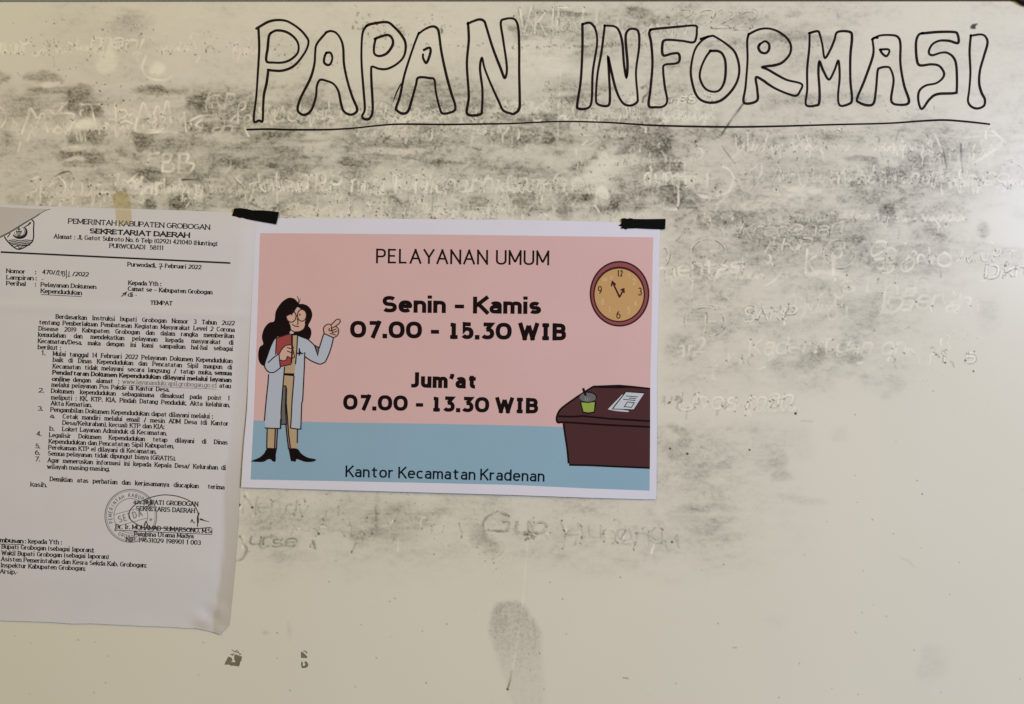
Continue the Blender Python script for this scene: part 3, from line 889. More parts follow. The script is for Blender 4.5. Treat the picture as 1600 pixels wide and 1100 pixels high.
# right-hand rows
ghost([(1520, 256), (1545, 240), (1565, 222)], 4, .55)
specks(1200, 200, 1360, 210, 10, 100, clump=.2); specks(1350, 215, 1530, 235, 12, 120, clump=.25); specks(1200, 265, 1420, 275, 10, 120, clump=.2); specks(1060, 200, 1200, 240, 18, 50); ghost(smooth([(1470, 210), (1500, 215), (1560, 212), (1572, 224)]), 2.5, .4)
gtext('ng kawin banu', 1300, 287, 1480, 284, 19, 2.8, .55, .4, .4, slant=.15); gtext('nimpo', 1490, 286, 1580, 282, 16, 2.6, .45, .4, .4); specks(1385, 278, 1500, 284, 3, 70, (.5, 1.3), clump=.3); ghost(smooth([(1568, 256), (1584, 252), (1598, 262)]), 2, .3, .8)
ghost([(1180, 290), (1192, 278)], 3, .5); ghost([(1120, 320), (1140, 302)], 3, .5)
gtext('general', 1216, 345, 1326, 343, 17, 2.6, .34, .15, .3, slant=.15, jit=.2); specks(1320, 315, 1330, 318, 2, 8); specks(1380, 325, 1400, 335, 5, 40); specks(1430, 325, 1510, 335, 9, 26); specks(1100, 340, 1200, 330, 14, 70); ghost([(1154, 340), (1152, 362)], 2, 0, .8, 0, .1)
gtext('Kradenan', 1153, 370, 1314, 364, 21, 2.8, .45, .95, .5, slant=.15); gtext('AKIP', 1195, 394, 1266, 390, 20, 2.8, .5, .95, .6)
ghost([(1287, 392), (1288, 410)], 2, .5, .3); ghost([(1304, 400), (1305, 438)], 3.2, .8)
ghost(ell(1312, 396, 25, 22, -30, 280), 3, .55, 1.1, 0, .12); ghost([(1303, 394), (1330, 392)], 2, .3, .9, 0, .2); ghost([(1312, 380), (1314, 402)], 2.6, .5)
ghost(ell(1107, 396, 28, 24, 20, 350), 3, .5, 1.1, 0, .10); ghost([(1094, 394), (1124, 391)], 2.4, .4, .6); ghost([(1100, 394), (1098, 402)], 2.4, .4, .6); ghost([(1112, 392), (1113, 402)], 2.4, .4, .6)
ghost(smooth([(1033, 388), (1040, 386), (1045, 395), (1042, 410), (1031, 417)]), 3, .7, .9, .3, .12)
gtext('mentasi', 1030, 433, 1160, 424, 21, 3.2, .65, .2, .2, slant=.05); ghost([(1104, 404), (1104, 444)], 3, .5); gtext('1', 1156, 426, 1162, 426, 14, 2.4, .4, 1, .6)
ghost(smooth([(1221, 424), (1216, 432), (1206, 441), (1196, 446)]), 3, .6, .15)

gtext('Dikn', 1540, 434, 1602, 430, 20, 3, .5, .9, .5); gtext('is Lihan', 1312, 458, 1454, 460, 22, 3.0, .34, .08, .1, jit=.2)
gtext('Daerah', 1376, 488, 1516, 482, 26, 4.0, .42, .12, .1, slant=.2, jit=.2); ghost([(1385, 440), (1380, 485), (1374, 492)], 3, .6)
gtext('SAKIP', 1161, 502, 1242, 498, 19, 2.8, .55, .95, .5); ghost(smooth([(1240, 460), (1258, 470), (1258, 485), (1250, 500)]), 4, .35)
ghost(ell(1102, 502, 31, 23, -200, 80), 2.8, .4, 1.0, 0, .06); ghost([(1088, 502), (1118, 502)], 2.6, .5, .6); ghost([(1103, 490), (1102, 508), (1100, 521)], 3, .6, .9, .9)
gtext('Kader Tgan on', 1172, 556, 1412, 548, 22, 3.2, .42, .15, .25, slant=.12, jit=.18); gtext('1', 1472, 566, 1478, 566, 17, 2.8, .5, .9, 1); gtext('5', 1506, 566, 1528, 566, 16, 2.8, .55, .7, .9); dab(K, 1521, 580, 1.4, .9); dab(K, 1477, 567, 1.3, .95); dab(K, 1508, 563, 1.3, .95)
gtext('an2', 1060, 555, 1100, 550, 22, 3, .45); gtext('t', 1110, 590, 1118, 590, 30, 3, .3)
specks(1390, 553, 1430, 555, 2, 8, (.7, 1.2)); specks(1290, 555, 1350, 545, 10, 20); specks(1480, 525, 1535, 530, 5, 10); specks(1050, 340, 1560, 560, 60, 300, (.4, .85), (.25, .7))
ghost(smooth([(1052, 352), (1070, 362), (1075, 356), (1066, 366), (1055, 376)]), 2.2, .2, .9, .4, .25); specks(1045, 320, 1110, 350, 8, 40)
gtext('u', 1034, 630, 1045, 630, 14, 2.4, .3, .9, .6, .25); gtext('a', 1052, 627, 1066, 627, 13, 2.2, .2, 1, .6, .3); gtext('Ubes man', 1060, 640, 1236, 634, 24, 3.2, .5, .45, .8, slant=.15); specks(1085, 628, 1200, 634, 5, 30, (.5, 1.2)); dab(K, 1243, 646, 2.0, .98); dab(K, 1203, 627, 1.4, .8)
specks(1030, 660, 1120, 740, 26, 120, (.4, 1.0), (.25, .75)); specks(1040, 585, 1130, 600, 12, 22); dab(K, 1047, 701, 1.6, .9); dab(K, 1074, 709, 1.9, .9); dab(K, 1171, 703, 1.6, .9)
ghost([(1252, 657), (1270, 659)], 1.6, 0, .3, 0, .18)
for st, w_, li, da in [
    ([(472, 800), (466, 860), (462, 925)], 3.2, .9, .12), ([(518, 832), (480, 866), (522, 926)], 3, .8, .1), ([(560, 812), (556, 880)], 3, .6, .3), ([(606, 800), (604, 930)], 3.4, .9, .15), ([(606, 806), (640, 790), (655, 812), (640, 838), (608, 842)], 2.8, .7, .2),
    ([(892, 772), (872, 758), (836, 760), (806, 796), (812, 830), (842, 822), (878, 796), (866, 776)], 3.2, .85, .15), ([(806, 866), (836, 862), (880, 846)], 2.4, .3, .7), ([(820, 852), (870, 846), (914, 872), (918, 902), (890, 920), (858, 918)], 3, .8, .1),
    ([(905, 826), (884, 840), (890, 864), (916, 866), (928, 846), (908, 828)], 2.6, .6, .4), ([(1000, 842), (966, 870), (962, 902), (990, 912), (1022, 886), (1026, 850), (1000, 836)], 3, .8, .2), ([(975, 880), (1018, 852)], 2.6, .6, .2),
    ([(1046, 872), (1050, 832), (1074, 830), (1092, 868)], 2.8, .8, .2), ([(1106, 790), (1110, 862)], 2.6, .7, .2), ([(1138, 846), (1116, 842), (1108, 862), (1130, 872), (1142, 852)], 2.6, .7, .5), ([(1186, 816), (1156, 836), (1156, 872), (1186, 888), (1216, 868), (1216, 834), (1186, 816)], 3.2, .8, .15),
    ([(1252, 862), (1268, 840), (1280, 862), (1262, 866)], 2.4, .6, .7), ([(1284, 862), (1302, 836), (1312, 866), (1330, 840), (1338, 866)], 2.4, .6, .8), ([(1378, 812), (1384, 852), (1408, 852), (1414, 816), (1418, 856)], 2.4, .6, .7), ([(1446, 802), (1438, 858)], 2.4, .6, .7), ([(1446, 802), (1478, 800), (1470, 826), (1446, 832)], 2.4, .6, .6), ([(1508, 802), (1560, 806)], 2.4, .5, .6), ([(1532, 806), (1528, 850)], 2.4, .5, .6),
    ([(966, 232), (978, 260), (968, 318)], 2.6, .8, .3), ([(160, 180), (164, 286)], 2.6, .7, .3), ([(208, 190), (250, 186), (262, 216), (226, 282)], 2.6, .65, .2), ([(390, 260), (410, 190), (440, 250), (462, 196), (480, 270)], 2.8, .6, .3),
    ([(1100, 250), (1130, 196), (1160, 256)], 2.8, .75, .4), ([(1005, 330), (1030, 306), (1048, 330), (1020, 372), (1052, 380)], 2.4, .5, .9), ([(1070, 362), (1076, 312), (1104, 306), (1112, 356)], 2.6, .7, .7), ([(1130, 352), (1150, 312), (1168, 350)], 2.4, .6, .8), ([(1350, 352), (1420, 300), (1490, 240), (1420, 170)], 3.6, .55, .15),
    ([(172, 392), (230, 352), (226, 420), (172, 480)], 2.6, .65, .35), ([(140, 380), (140, 420)], 2.4, .6, .4), ([(290, 440), (320, 372), (350, 440)], 2.4, .6, .7), ([(420, 380), (436, 460)], 2.6, .6, .3), ([(820, 360), (812, 452)], 2.8, .65, .2), ([(815, 420), (850, 392)], 2.6, .5, .3),
    ([(985, 430), (1000, 452), (1016, 412), (1034, 446), (1052, 408)], 2.8, .7, .3), ([(1230, 452), (1232, 408)], 2.6, .5, .6), ([(110, 640), (112, 700)], 2.2, .4, .6), ([(1370, 640), (1390, 680), (1376, 736)], 2.2, 0, .3)]:
    ghost(smooth(sc(1120, 150, 3.333, *st), n=5), w_, li, da, .25)
ghost(sc(1120, 150, 3.333, (1178, 270), (1196, 372)), 2.2, .3, .3, .8, .75); ghost(sc(1120, 150, 3.333, (1270, 250), (1274, 330), (1280, 396)), 2.4, .2, .3, .8, .75); ghost(sc(1120, 150, 3.333, (893, 340), (900, 400)), 2.4, 0, .6, .5, .5); ghost(sc(1120, 150, 3.333, (868, 432), (905, 428), (925, 452)), 3, 0, .6, .5, .5)
ghost(smooth(sc(1120, 150, 3.333, (150, 18), (110, 80), (60, 145), (22, 206)), n=5), 2.2, 0, .6, .5, .85)
ghost(smooth(sc(1120, 150, 3.333, (60, 380), (90, 430), (70, 490), (0, 520), (-60, 500)), n=5), 2.8, .7, .15)
# left rows
for st, w_, li, da in [
    ([(115, 494), (140, 420), (160, 366), (196, 424)], 3.4, .95, .25), ([(196, 420), (226, 392), (246, 486)], 3.2, .9, .25), ([(300, 392), (330, 340), (290, 350), (262, 372), (280, 392)], 3, .8, .25), ([(300, 380), (350, 330)], 2.8, .8, .3), ([(285, 392), (340, 388), (386, 396), (370, 420)], 3, .9, .25), ([(278, 486), (300, 462), (326, 480), (300, 494), (282, 482)], 3, .95, .2),
    ([(360, 480), (386, 430), (396, 486), (420, 470)], 3.4, 1, .15), ([(550, 440), (590, 462), (650, 430), (700, 448)], 3.2, .9, .2), ([(600, 350), (606, 452)], 3, .9, .25), ([(610, 380), (650, 372), (660, 400), (620, 420), (690, 392)], 3, .85, .3), ([(720, 420), (746, 336), (776, 410)], 3, .9, .2), ([(800, 400), (820, 350), (846, 396), (872, 326), (890, 436)], 3, .9, .2),
    ([(716, 410), (706, 482), (760, 490), (880, 486)], 3.6, 1, .2), ([(770, 420), (790, 400), (812, 420), (790, 446), (770, 424)], 3.2, .9, .5), ([(836, 400), (860, 420), (840, 450), (820, 486), (850, 470)], 3, .9, .4), ([(960, 386), (968, 484)], 3, .9, .2), ([(990, 430), (1040, 404), (1092, 400)], 3, .9, .3), ([(1056, 420), (1020, 450), (1048, 470), (1016, 492)], 3.2, .9, .2),
    ([(1240, 440), (1244, 350), (1272, 330), (1276, 362), (1246, 376)], 3, .95, .4), ([(1262, 420), (1290, 398), (1310, 420), (1270, 446), (1296, 512)], 3, .9, .3), ([(1090, 360), (1090, 310), (1124, 296), (1130, 326), (1096, 340)], 2.6, .6, .4), ([(780, 606), (768, 652)], 4.4, .9, .1), ([(780, 600), (826, 596)], 4, .9, .1), ([(776, 626), (812, 622)], 4, .8, .1), ([(850, 604), (846, 690)], 4, .9, .1), ([(850, 604), (890, 606), (880, 640), (850, 646), (902, 652), (896, 690), (846, 692)], 4, .9, .1), ([(935, 600), (930, 695)], 4, .9, .1), ([(935, 602), (980, 606), (970, 640), (940, 646), (1008, 654), (986, 696), (930, 698)], 4, .9, .1),
    ([(260, 770), (300, 716), (340, 760), (330, 806)], 3, .9, .5), ([(160, 740), (200, 720), (176, 760), (190, 790), (166, 800)], 3, .8, .5), ([(210, 830), (216, 740)], 3, .8, .4), ([(520, 760), (480, 780), (490, 806), (560, 800)], 3.6, .95, .3), ([(600, 760), (624, 716)], 2.6, .7, .6), ([(1250, 712), (1230, 730), (1262, 760), (1276, 782), (1246, 786)], 3, .75, .6), ([(1300, 760), (1330, 752), (1310, 790), (1340, 786)], 2.8, .8, .5), ([(1440, 700), (1444, 790)], 2.8, .8, .6), ([(1376, 740), (1380, 780), (1410, 776)], 2.6, .7, .6), ([(1490, 740), (1530, 756), (1500, 786)], 2.8, .8, .5), ([(870, 780), (900, 760), (900, 796)], 2.8, .8, .5), ([(930, 790), (940, 756), (966, 790)], 2.8, .8, .5), ([(1010, 760), (1040, 780), (1050, 850), (1010, 830)], 3, .8, .4), ([(1110, 800), (1100, 770), (1130, 756)], 2.8, .7, .5)]:
    ghost(smooth(sc(0, 60, 3.333, *st), n=5), w_, li, da, .2)
for st, w_, li, da in [
    ([(830, 460), (824, 420), (846, 400), (852, 440), (860, 380)], 3, .95, .4), ([(880, 410), (890, 450), (916, 440), (924, 404)], 3, .95, .5), ([(940, 460), (936, 410), (960, 400), (970, 456)], 3, .95, .5), ([(976, 420), (1000, 410), (1000, 520), (996, 580)], 3, 1, .3), ([(1030, 380), (1040, 470)], 3, .95, .5), ([(1010, 420), (1056, 412)], 2.8, .8, .5), ([(996, 560), (990, 590), (940, 590), (900, 570)], 2.6, .8, .2),
    ([(850, 290), (856, 360)], 3, .85, .2), ([(1090, 410), (1080, 470), (1110, 520), (1190, 530), (1260, 500), (1284, 440), (1270, 390), (1230, 366)], 2.6, .8, .25), ([(1120, 440), (1180, 430)], 2.6, .7, .4), ([(1150, 400), (1150, 470)], 2.6, .7, .4), ([(520, 380), (524, 450), (536, 510)], 2.8, .8, .25), ([(560, 420), (580, 480)], 3.4, .9, .2), ([(240, 430), (260, 470), (290, 440), (300, 500)], 2.8, .7, .3), ([(330, 520), (350, 440), (380, 400), (420, 390)], 2.8, .7, .25), ([(150, 440), (160, 480), (200, 460)], 2.8, .7, .3), ([(350, 170), (366, 240)], 2.4, .5, .2),
    ([(500, 204), (560, 206), (580, 224), (540, 250), (500, 256)], 2.4, .6, .5), ([(246, 100), (250, 128), (290, 126)], 2.8, .9, .3), ([(380, 112), (400, 100), (420, 122), (440, 104), (470, 122)], 2.8, .9, .4), ([(510, 96), (520, 122)], 2.6, .8, .5), ([(940, 120), (960, 96), (980, 122), (1010, 96), (1020, 126)], 2.6, .7, .2)]:
    ghost(smooth(sc(760, 150, 3.333, *st), n=5), w_, li, da, .25)
# below the poster
gtext('Nendy', 378, 800, 480, 806, 24, 2.0, .2, .45, .5, .34, slant=.05); ghost(smooth([(386, 770), (387, 780), (380, 788), (374, 795)]), 3.4, .8); ghost(smooth([(387, 780), (392, 788), (396, 793)]), 3, .5, 0, .9, .3)
dab(K, 374, 789, 2.2, .9); dab(K, 394, 793, 1.8, .9)
ghost(smooth([(374, 838), (382, 850), (386, 858), (380, 870), (368, 876)]), 3, .3, .8, .5, .5); ghost(smooth([(376, 836), (384, 848), (390, 856), (384, 868)]), 2, .6, .6, 0, .1)
gtext('urse', 390, 852, 468, 854, 18, 2.2, .1, .5, .4, .6); ghost(smooth([(424, 840), (412, 842), (406, 850), (410, 857), (420, 853)]), 2.6, .1, .8, .5, .4); ghost([(489, 844), (492, 850), (491, 856)], 2.4, 0, 1, 1, .4); dab(K, 498, 834, 2, .8)
ghost(smooth([(795, 806), (780, 800), (764, 806), (754, 818), (756, 828), (774, 829), (792, 828), (796, 816), (786, 816)]), 2.6, .3, 1.0, .8, .55)
gtext('ub', 806, 836, 852, 832, 26, 2.6, .3, .9, .8, .35); specks(818, 836, 838, 838, 4, 50, (.6, 1.6), clump=.3)
gtext('Ljungnun', 884, 838, 1060, 856, 22, 2.0, .1, .45, .6, .28, slant=-.1); dab(K, 1050, 847, 1.8, .8)
specks(370, 770, 700, 830, 22, 200, (.4, .9), (.2, .6)); specks(600, 780, 780, 830, 20, 140, (.4, 1.0), (.2, .7)); specks(870, 800, 1060, 830, 12, 50, (.4, .9), (.2, .6)); ghost([(588, 786), (588, 822)], 1.8, 0, .8, .8, .25)
specks(740, 840, 790, 880, 14, 70, (.4, 1.1), (.2, .7)); ghost(smooth([(782, 846), (788, 852), (786, 862), (780, 868)]), 1.6, 0, .6, 0, .25)
# marks near the tear-shaped rub and lone specks
ghost([(800, 1048), (797, 1064), (793, 1077)], 2.6, 0, .3, 0, .65); dab(K, 793, 1077, 1.8, .95); ghost([(824, 850), (818, 930), (812, 975), (804, 1030), (800, 1050)], 2.4, .34)
specks(800, 960, 850, 1080, 16, 60, (.4, .9), (.2, .6))
for x, y in [(318, 1004), (310, 1055), (165, 1067), (23, 994), (48, 1005), (148, 1003), (169, 1025), (46, 1084), (147, 1082), (122, 1000), (564, 976), (698, 975), (660, 986), (588, 1028), (564, 976), (514, 909), (525, 876), (433, 989), (433, 1029),
             (609, 940), (617, 935), (678, 866), (885, 991), (969, 902), (1122, 974), (1148, 1012), (977, 1059), (1056, 1068), (1131, 882), (1096, 891), (859, 910), (843, 1021), (809, 1030), (1022, 847), (1025, 881), (879, 936),
             (1257, 867), (1396, 834), (1439, 856), (1365, 945), (1347, 957), (1385, 963), (1337, 988), (1249, 1037), (1300, 1076), (1341, 1085), (1217, 1090), (1499, 879), (1484, 929), (1349, 892), (1594, 1061), (1470, 1082), (1428, 1016), (1336, 743),
             (1433, 751), (1441, 772), (1340, 785), (1292, 815), (1363, 812), (1400, 690), (1336, 648), (1325, 592), (1458, 611), (10, 235), (700, 700), (666, 1067), (555, 1073), (453, 1079)]:
    dab(K, x, y, PR.uniform(0.5, 1.0), PR.uniform(0.45, 0.85))
ghost([(1146, 1012), (1151, 1012)], 1.6, 0, 0, 0, .6); ghost([(974, 1059), (981, 1060)], 1.6, 0, 0, 0, .6); ghost([(1406, 870), (1420, 877), (1432, 889)], 1.2, 0, .2, 0, .14)
specks(0, 600, 1600, 1080, 260, 220, (.35, .7), (.12, .45)); specks(0, 20, 1600, 120, 50, 200, (.35, .7), (.15, .5))
# blot above the last letter
for dx, dy, r in [(0, 0, 3.4), (2.5, -2, 2), (4.5, -3, 1.2), (-3, 1, 1.8), (2, 3, 1.4), (-1, 3, 1.6), (-4, 3, .9), (5.6, -3.6, .9)]:
    dab(K, 1521 + dx, 41 + dy, r, .95, .8)

# illegible remains of older writing: short pen arcs, lifted or dark, along the old rows
SR = random.Random(77)
def remains(x0, x1, yc, spread, n, light, dark, size=(5, 15)):
    for _ in range(n):
        x = SR.uniform(x0, x1); y = SR.gauss(yc, spread)
        r = SR.uniform(*size) * 0.5; a0 = SR.uniform(0, 360); sw = SR.choice((60, 90, 140, 200)) * SR.choice((-1, 1))
        if SR.random() < 0.45:
            t = SR.gauss(1.75, 0.35); L = SR.uniform(6, 20)
            pts = [(x, y), (x + L * math.cos(t) * .5 + SR.uniform(-1, 1), y + L * math.sin(t) * .5), (x + L * math.cos(t), y + L * math.sin(t))]
        else:
            pts = ell(x, y, r * SR.uniform(.7, 1.2), r * SR.uniform(.8, 1.5), a0, a0 + sw, 8)
        if SR.random() < light / (light + dark):
            ghost(pts, SR.uniform(1.8, 3.4), SR.uniform(.35, .85), 0.25 * SR.random(), .15)
        else:
            ghost(pts, SR.uniform(1.0, 1.9), 0, .5, .3, SR.uniform(.12, .5))


def cursive(x0, x1, yc, wob, h, light, dark, w=2.6, words=(26, 80), p=0.85):
    """rows of joined-up writing that can no longer be read"""
    x = x0
    while x < x1:
        L = SR.uniform(*words)
        if SR.random() < p:
            y = yc + SR.gauss(0, wob); pts = []; cx = x; up = 1
            big = SR.random() < .5
            pts.append((cx, y - (h * 1.5 if big else 0)))
            while cx < x + L:
                amp = h * SR.uniform(.35, .75) * (2.0 if SR.random() < .13 else 1)
                if up > 0:
                    pts.append((cx + SR.uniform(0, 2.2), y - amp))
                    if SR.random() < .3:
                        pts.append((cx - SR.uniform(1, 3), y - amp * .5))
                else:
                    pts.append((cx + SR.uniform(-1.4, 1), y + (h * .9 if SR.random() < .08 else SR.uniform(-1, 1))))
                up = -up
                cx += SR.uniform(2.0, 4.6)
            ghost(smooth(pts, n=4), w * SR.uniform(.8, 1.15), min(1, light * SR.uniform(.75, 1.45)), dark * SR.uniform(.4, 1.5), .25)
        x += L + SR.uniform(5, 11)


cursive(20, 385, 203, 3, 13, .55, .2); cursive(20, 380, 182, 4, 14, .4, .2, p=.6); cursive(400, 830, 184, 3, 13, .6, .25); cursive(410, 800, 170, 4, 12, .35, .3, p=.5); cursive(560, 1100, 212, 3, 12, .45, .2, p=.6)
cursive(800, 1130, 184, 3, 13, .5, .3); cursive(820, 1120, 160, 4, 11, .35, .5, p=.6); cursive(40, 360, 304, 3, 16, .7, .3); cursive(360, 960, 300, 3, 17, .62, .4); cursive(350, 960, 286, 4, 14, .4, .4, p=.6); cursive(400, 950, 334, 3, 14, .5, .4, p=.8)
cursive(1150, 1500, 236, 4, 14, .5, .4); cursive(1180, 1590, 285, 3, 14, .55, .5); cursive(1200, 1560, 262, 4, 12, .3, .5, p=.5); cursive(1200, 1460, 343, 3, 12, .5, .3, p=.7); cursive(1040, 1160, 430, 3, 13, .5, .3, p=.5); cursive(1050, 1300, 484, 5, 12, .3, .2, p=.5); cursive(1270, 1500, 474, 5, 12, .3, .2, p=.5)
cursive(1160, 1420, 556, 3, 14, .4, .3, p=.6); cursive(1060, 1240, 638, 3, 12, .45, .4); cursive(0, 400, 80, 3, 12, .45, .2, p=.6); cursive(810, 1180, 48, 4, 18, .35, .5, p=.6); cursive(900, 1150, 258, 5, 16, .4, .3, p=.5)
remains(20, 380, 192, 11, 50, 4, 1); remains(400, 800, 182, 9, 70, 3, 1.2); remains(590, 860, 212, 8, 26, 3, 1)
remains(800, 1120, 178, 10, 50, 2.5, 1.5); remains(40, 400, 296, 13, 70, 3, 1.3); remains(400, 1150, 292, 11, 120, 3, 1.2)
remains(360, 960, 328, 9, 80, 2, 1.6); remains(880, 1100, 240, 22, 34, 2, 1.2); remains(1150, 1560, 226, 10, 60, 2, 1.6)
remains(1150, 1590, 278, 9, 70, 2, 1.8); remains(1080, 1500, 340, 12, 50, 2, 1.3); remains(1040, 1580, 410, 22, 50, 3, 1.2); remains(1040, 1540, 480, 24, 30, 3, 1); remains(1040, 1500, 552, 10, 30, 2, 1.2)
remains(800, 1200, 36, 12, 40, 1.5, 1.4); remains(0, 400, 76, 9, 30, 3, 1); remains(380, 720, 820, 18, 40, 1, 2.5); remains(850, 1060, 835, 12, 26, 1, 3); remains(1030, 1240, 632, 8, 20, 1.5, 1.5)

# marks of the cloth: bundles of thin sideways strokes, dark or clean
WR = random.Random(123)
for _ in range(120):
    if WR.random() < .72: x0_, y0_ = WR.uniform(-20, 1080), WR.choice((150, 190, 215, 240, 262, 300, 325)) + WR.gauss(0, 11)
    elif WR.random() < .6: x0_, y0_ = WR.uniform(1050, 1480), WR.uniform(195, 520)
    else: x0_, y0_ = WR.choice((WR.uniform(400, 1080), WR.uniform(820, 1200))), WR.choice((WR.uniform(785, 850), WR.uniform(20, 60)))
    L_, tilt, bow = WR.uniform(22, 85), WR.gauss(-0.05, .13), WR.gauss(0, 4)
    dk = WR.random() < .62
    for _s in range(WR.randint(3, 8)):
        ox_, oy_ = WR.uniform(-6, 6), WR.gauss(0, 4.5)
        l_ = L_ * WR.uniform(.5, 1)
        pts_ = [(x0_ + ox_ + l_ * t, y0_ + oy_ + l_ * t * tilt + bow * math.sin(math.pi * t)) for t in (0, .25, .5, .75, 1)]
        q_ = resample(smooth(pts_, n=4), 1.2)
        vv_ = WR.uniform(.12, .42) if dk else WR.uniform(.15, .4)
        for i_, (x_, y_) in enumerate(q_):
            dab(E if dk else C, x_, y_, .45, vv_ * math.sin(math.pi * (i_ + .5) / len(q_)) ** .6 * WR.uniform(.55, 1), .75)

lift = np.clip(C * (0.82 + 0.25 * MOTT), 0, 1)
D = np.maximum(D, E * (0.75 + 0.4 * FINE))
D = np.clip(D * (1 - 0.93 * lift), 0, 1)
K = np.clip(K, 0, 1)

# ------------------------------------------------------------------ whiteboard meshes
board = empty('whiteboard', W(800, 550, 0))
tag(board, 'old glossy cream whiteboard with a hand drawn heading and many wiped marker smears', 'whiteboard')

BX0, BX1, BY0, BY1 = -900.0, 1660.0, 2.5, 1750.0
xs = np.concatenate([np.linspace(BX0, X0 - PIT, 60), gx, np.linspace(gx[-1] + PIT, BX1, 4)])
ys = np.concatenate([gy, np.linspace(gy[-1] + PIT, BY1, 50)])
nx, ny = len(xs), len(ys)
ox = 60
VX, VY = np.meshgrid((xs - 800.0) * S, (550.0 - ys) * S)
co = np.stack([VX.ravel(), np.zeros(nx * ny), VY.ravel()], 1).astype(np.float32)
ii, jj = np.meshgrid(np.arange(ny - 1), np.arange(nx - 1), indexing='ij')
a = (ii * nx + jj).ravel()
quads = np.stack([a, a + nx, a + nx + 1, a + 1], 1).astype(np.int32)
me = bpy.data.meshes.new('writing_surface')
me.vertices.add(len(co)); me.vertices.foreach_set('co', co.ravel())
me.loops.add(quads.size); me.loops.foreach_set('vertex_index', quads.ravel())
me.polygons.add(len(quads)); me.polygons.foreach_set('loop_start', (np.arange(len(quads)) * 4).astype(np.int32))
me.update(calc_edges=True)


def attr(name, arr):
    full = np.zeros((ny, nx), np.float32)
    full[:NY, ox:ox + NX] = arr
    full[:NY, ox:ox + NX] *= sstep(-58, -8, PX + WX * 10)      # the dirt thins out towards the far left
    at = me.attributes.new(name, 'FLOAT', 'POINT')
    at.data.foreach_set('value', full.ravel())


attr('residue', D); attr('ink', K); attr('lifted', lift)

bm_mat = bpy.data.materials.new('whiteboard_enamel')
bm_mat.use_nodes = True
nt = bm_mat.node_tree
B = nt.nodes['Principled BSDF']


def node(t, **kw):
    n = nt.nodes.new(t)
    for k_, v_ in kw.items():
        setattr(n, k_, v_)
    return n


def mixc(fac, c1, c2):
    m = node('ShaderNodeMix', data_type='RGBA')
    for inp, c in ((6, c1), (7, c2)):
        if isinstance(c, tuple): m.inputs[inp].default_value = c
        else: nt.links.new(c, m.inputs[inp])
    if isinstance(fac, (int, float)): m.inputs[0].default_value = fac
    else: nt.links.new(fac, m.inputs[0])
    return m.outputs[2]


tc = node('ShaderNodeTexCoord')
n1 = node('ShaderNodeTexNoise'); n1.inputs['Scale'].default_value = 7; n1.inputs['Detail'].default_value = 4
n2 = node('ShaderNodeTexNoise'); n2.inputs['Scale'].default_value = 900; n2.inputs['Detail'].default_value = 2
n3 = node('ShaderNodeTexNoise'); n3.inputs['Scale'].default_value = 26; n3.inputs['Detail'].default_value = 3
for n in (n1, n2, n3):
    nt.links.new(tc.outputs['Object'], n.inputs['Vector'])
E_BASE_A = (0.625, 0.595, 0.515, 1)
E_BASE_B = (0.665, 0.635, 0.555, 1)
base = mixc(n1.outputs['Fac'], E_BASE_A, E_BASE_B)
aD = node('ShaderNodeAttribute', attribute_name='residue')
aK = node('ShaderNodeAttribute', attribute_name='ink')
aL = node('ShaderNodeAttribute', attribute_name='lifted')
resc = mixc(n3.outputs['Fac'], (0.100, 0.090, 0.064, 1), (0.135, 0.122, 0.094, 1))
c1 = mixc(aL.outputs['Fac'], base, (0.83, 0.79, 0.68, 1))
c2 = mixc(aD.outputs['Fac'], c1, resc)
c3 = mixc(aK.outputs['Fac'], c2, (0.014, 0.011, 0.010, 1))
nt.links.new(c3, B.inputs['Base Color'])
rr = node('ShaderNodeMapRange')
rr.inputs['To Min'].default_value = 0.27; rr.inputs['To Max'].default_value = 0.55
nt.links.new(aD.outputs['Fac'], rr.inputs['Value'])
nt.links.new(rr.outputs['Result'], B.inputs['Roughness'])
B.inputs['Specular IOR Level'].default_value = 0.15
bp = node('ShaderNodeBump'); bp.inputs['Strength'].default_value = 0.05; bp.inputs['Distance'].default_value = 0.0005
nt.links.new(n1.outputs['Fac'], bp.inputs['Height']); nt.links.new(bp.outputs['Normal'], B.inputs['Normal'])

panel = link('writing_surface', me, bm_mat)
panel.parent = board


def box_mesh(name, lo, hi, mat, parent, bev=0.0):
    b = bmesh.new()
    bmesh.ops.create_cube(b, size=1)
    for v in b.verts:
        v.co = Vector([lo[i] + (v.co[i] + 0.5) * (hi[i] - lo[i]) for i in range(3)])
    if bev:
        bmesh.ops.bevel(b, geom=b.edges[:], offset=bev, segments=3, affect='EDGES')
    m = bpy.data.meshes.new(name); b.to_mesh(m); b.free()
    o = bpy.data.objects.new(name, m); COL.objects.link(o); m.materials.append(mat)
    if parent: o.parent = parent
    return o


alu = material('frame_aluminium', (0.62, 0.58, 0.50), 0.42, 0.5, 0.1, 40)
alu.node_tree.nodes['Principled BSDF'].inputs['Metallic'].default_value = 0.2
blackp = material('corner_plastic', (0.010, 0.010, 0.010), 0.7, 0.1)
core = material('backing_board', (0.30, 0.22, 0.14), 0.8)
ZT = (550 - 0.7) * S; ZB = (550 - BY1) * S; XL = (BX0 - 800) * S; XR = (BX1 - 800) * S
R_ = 0.016
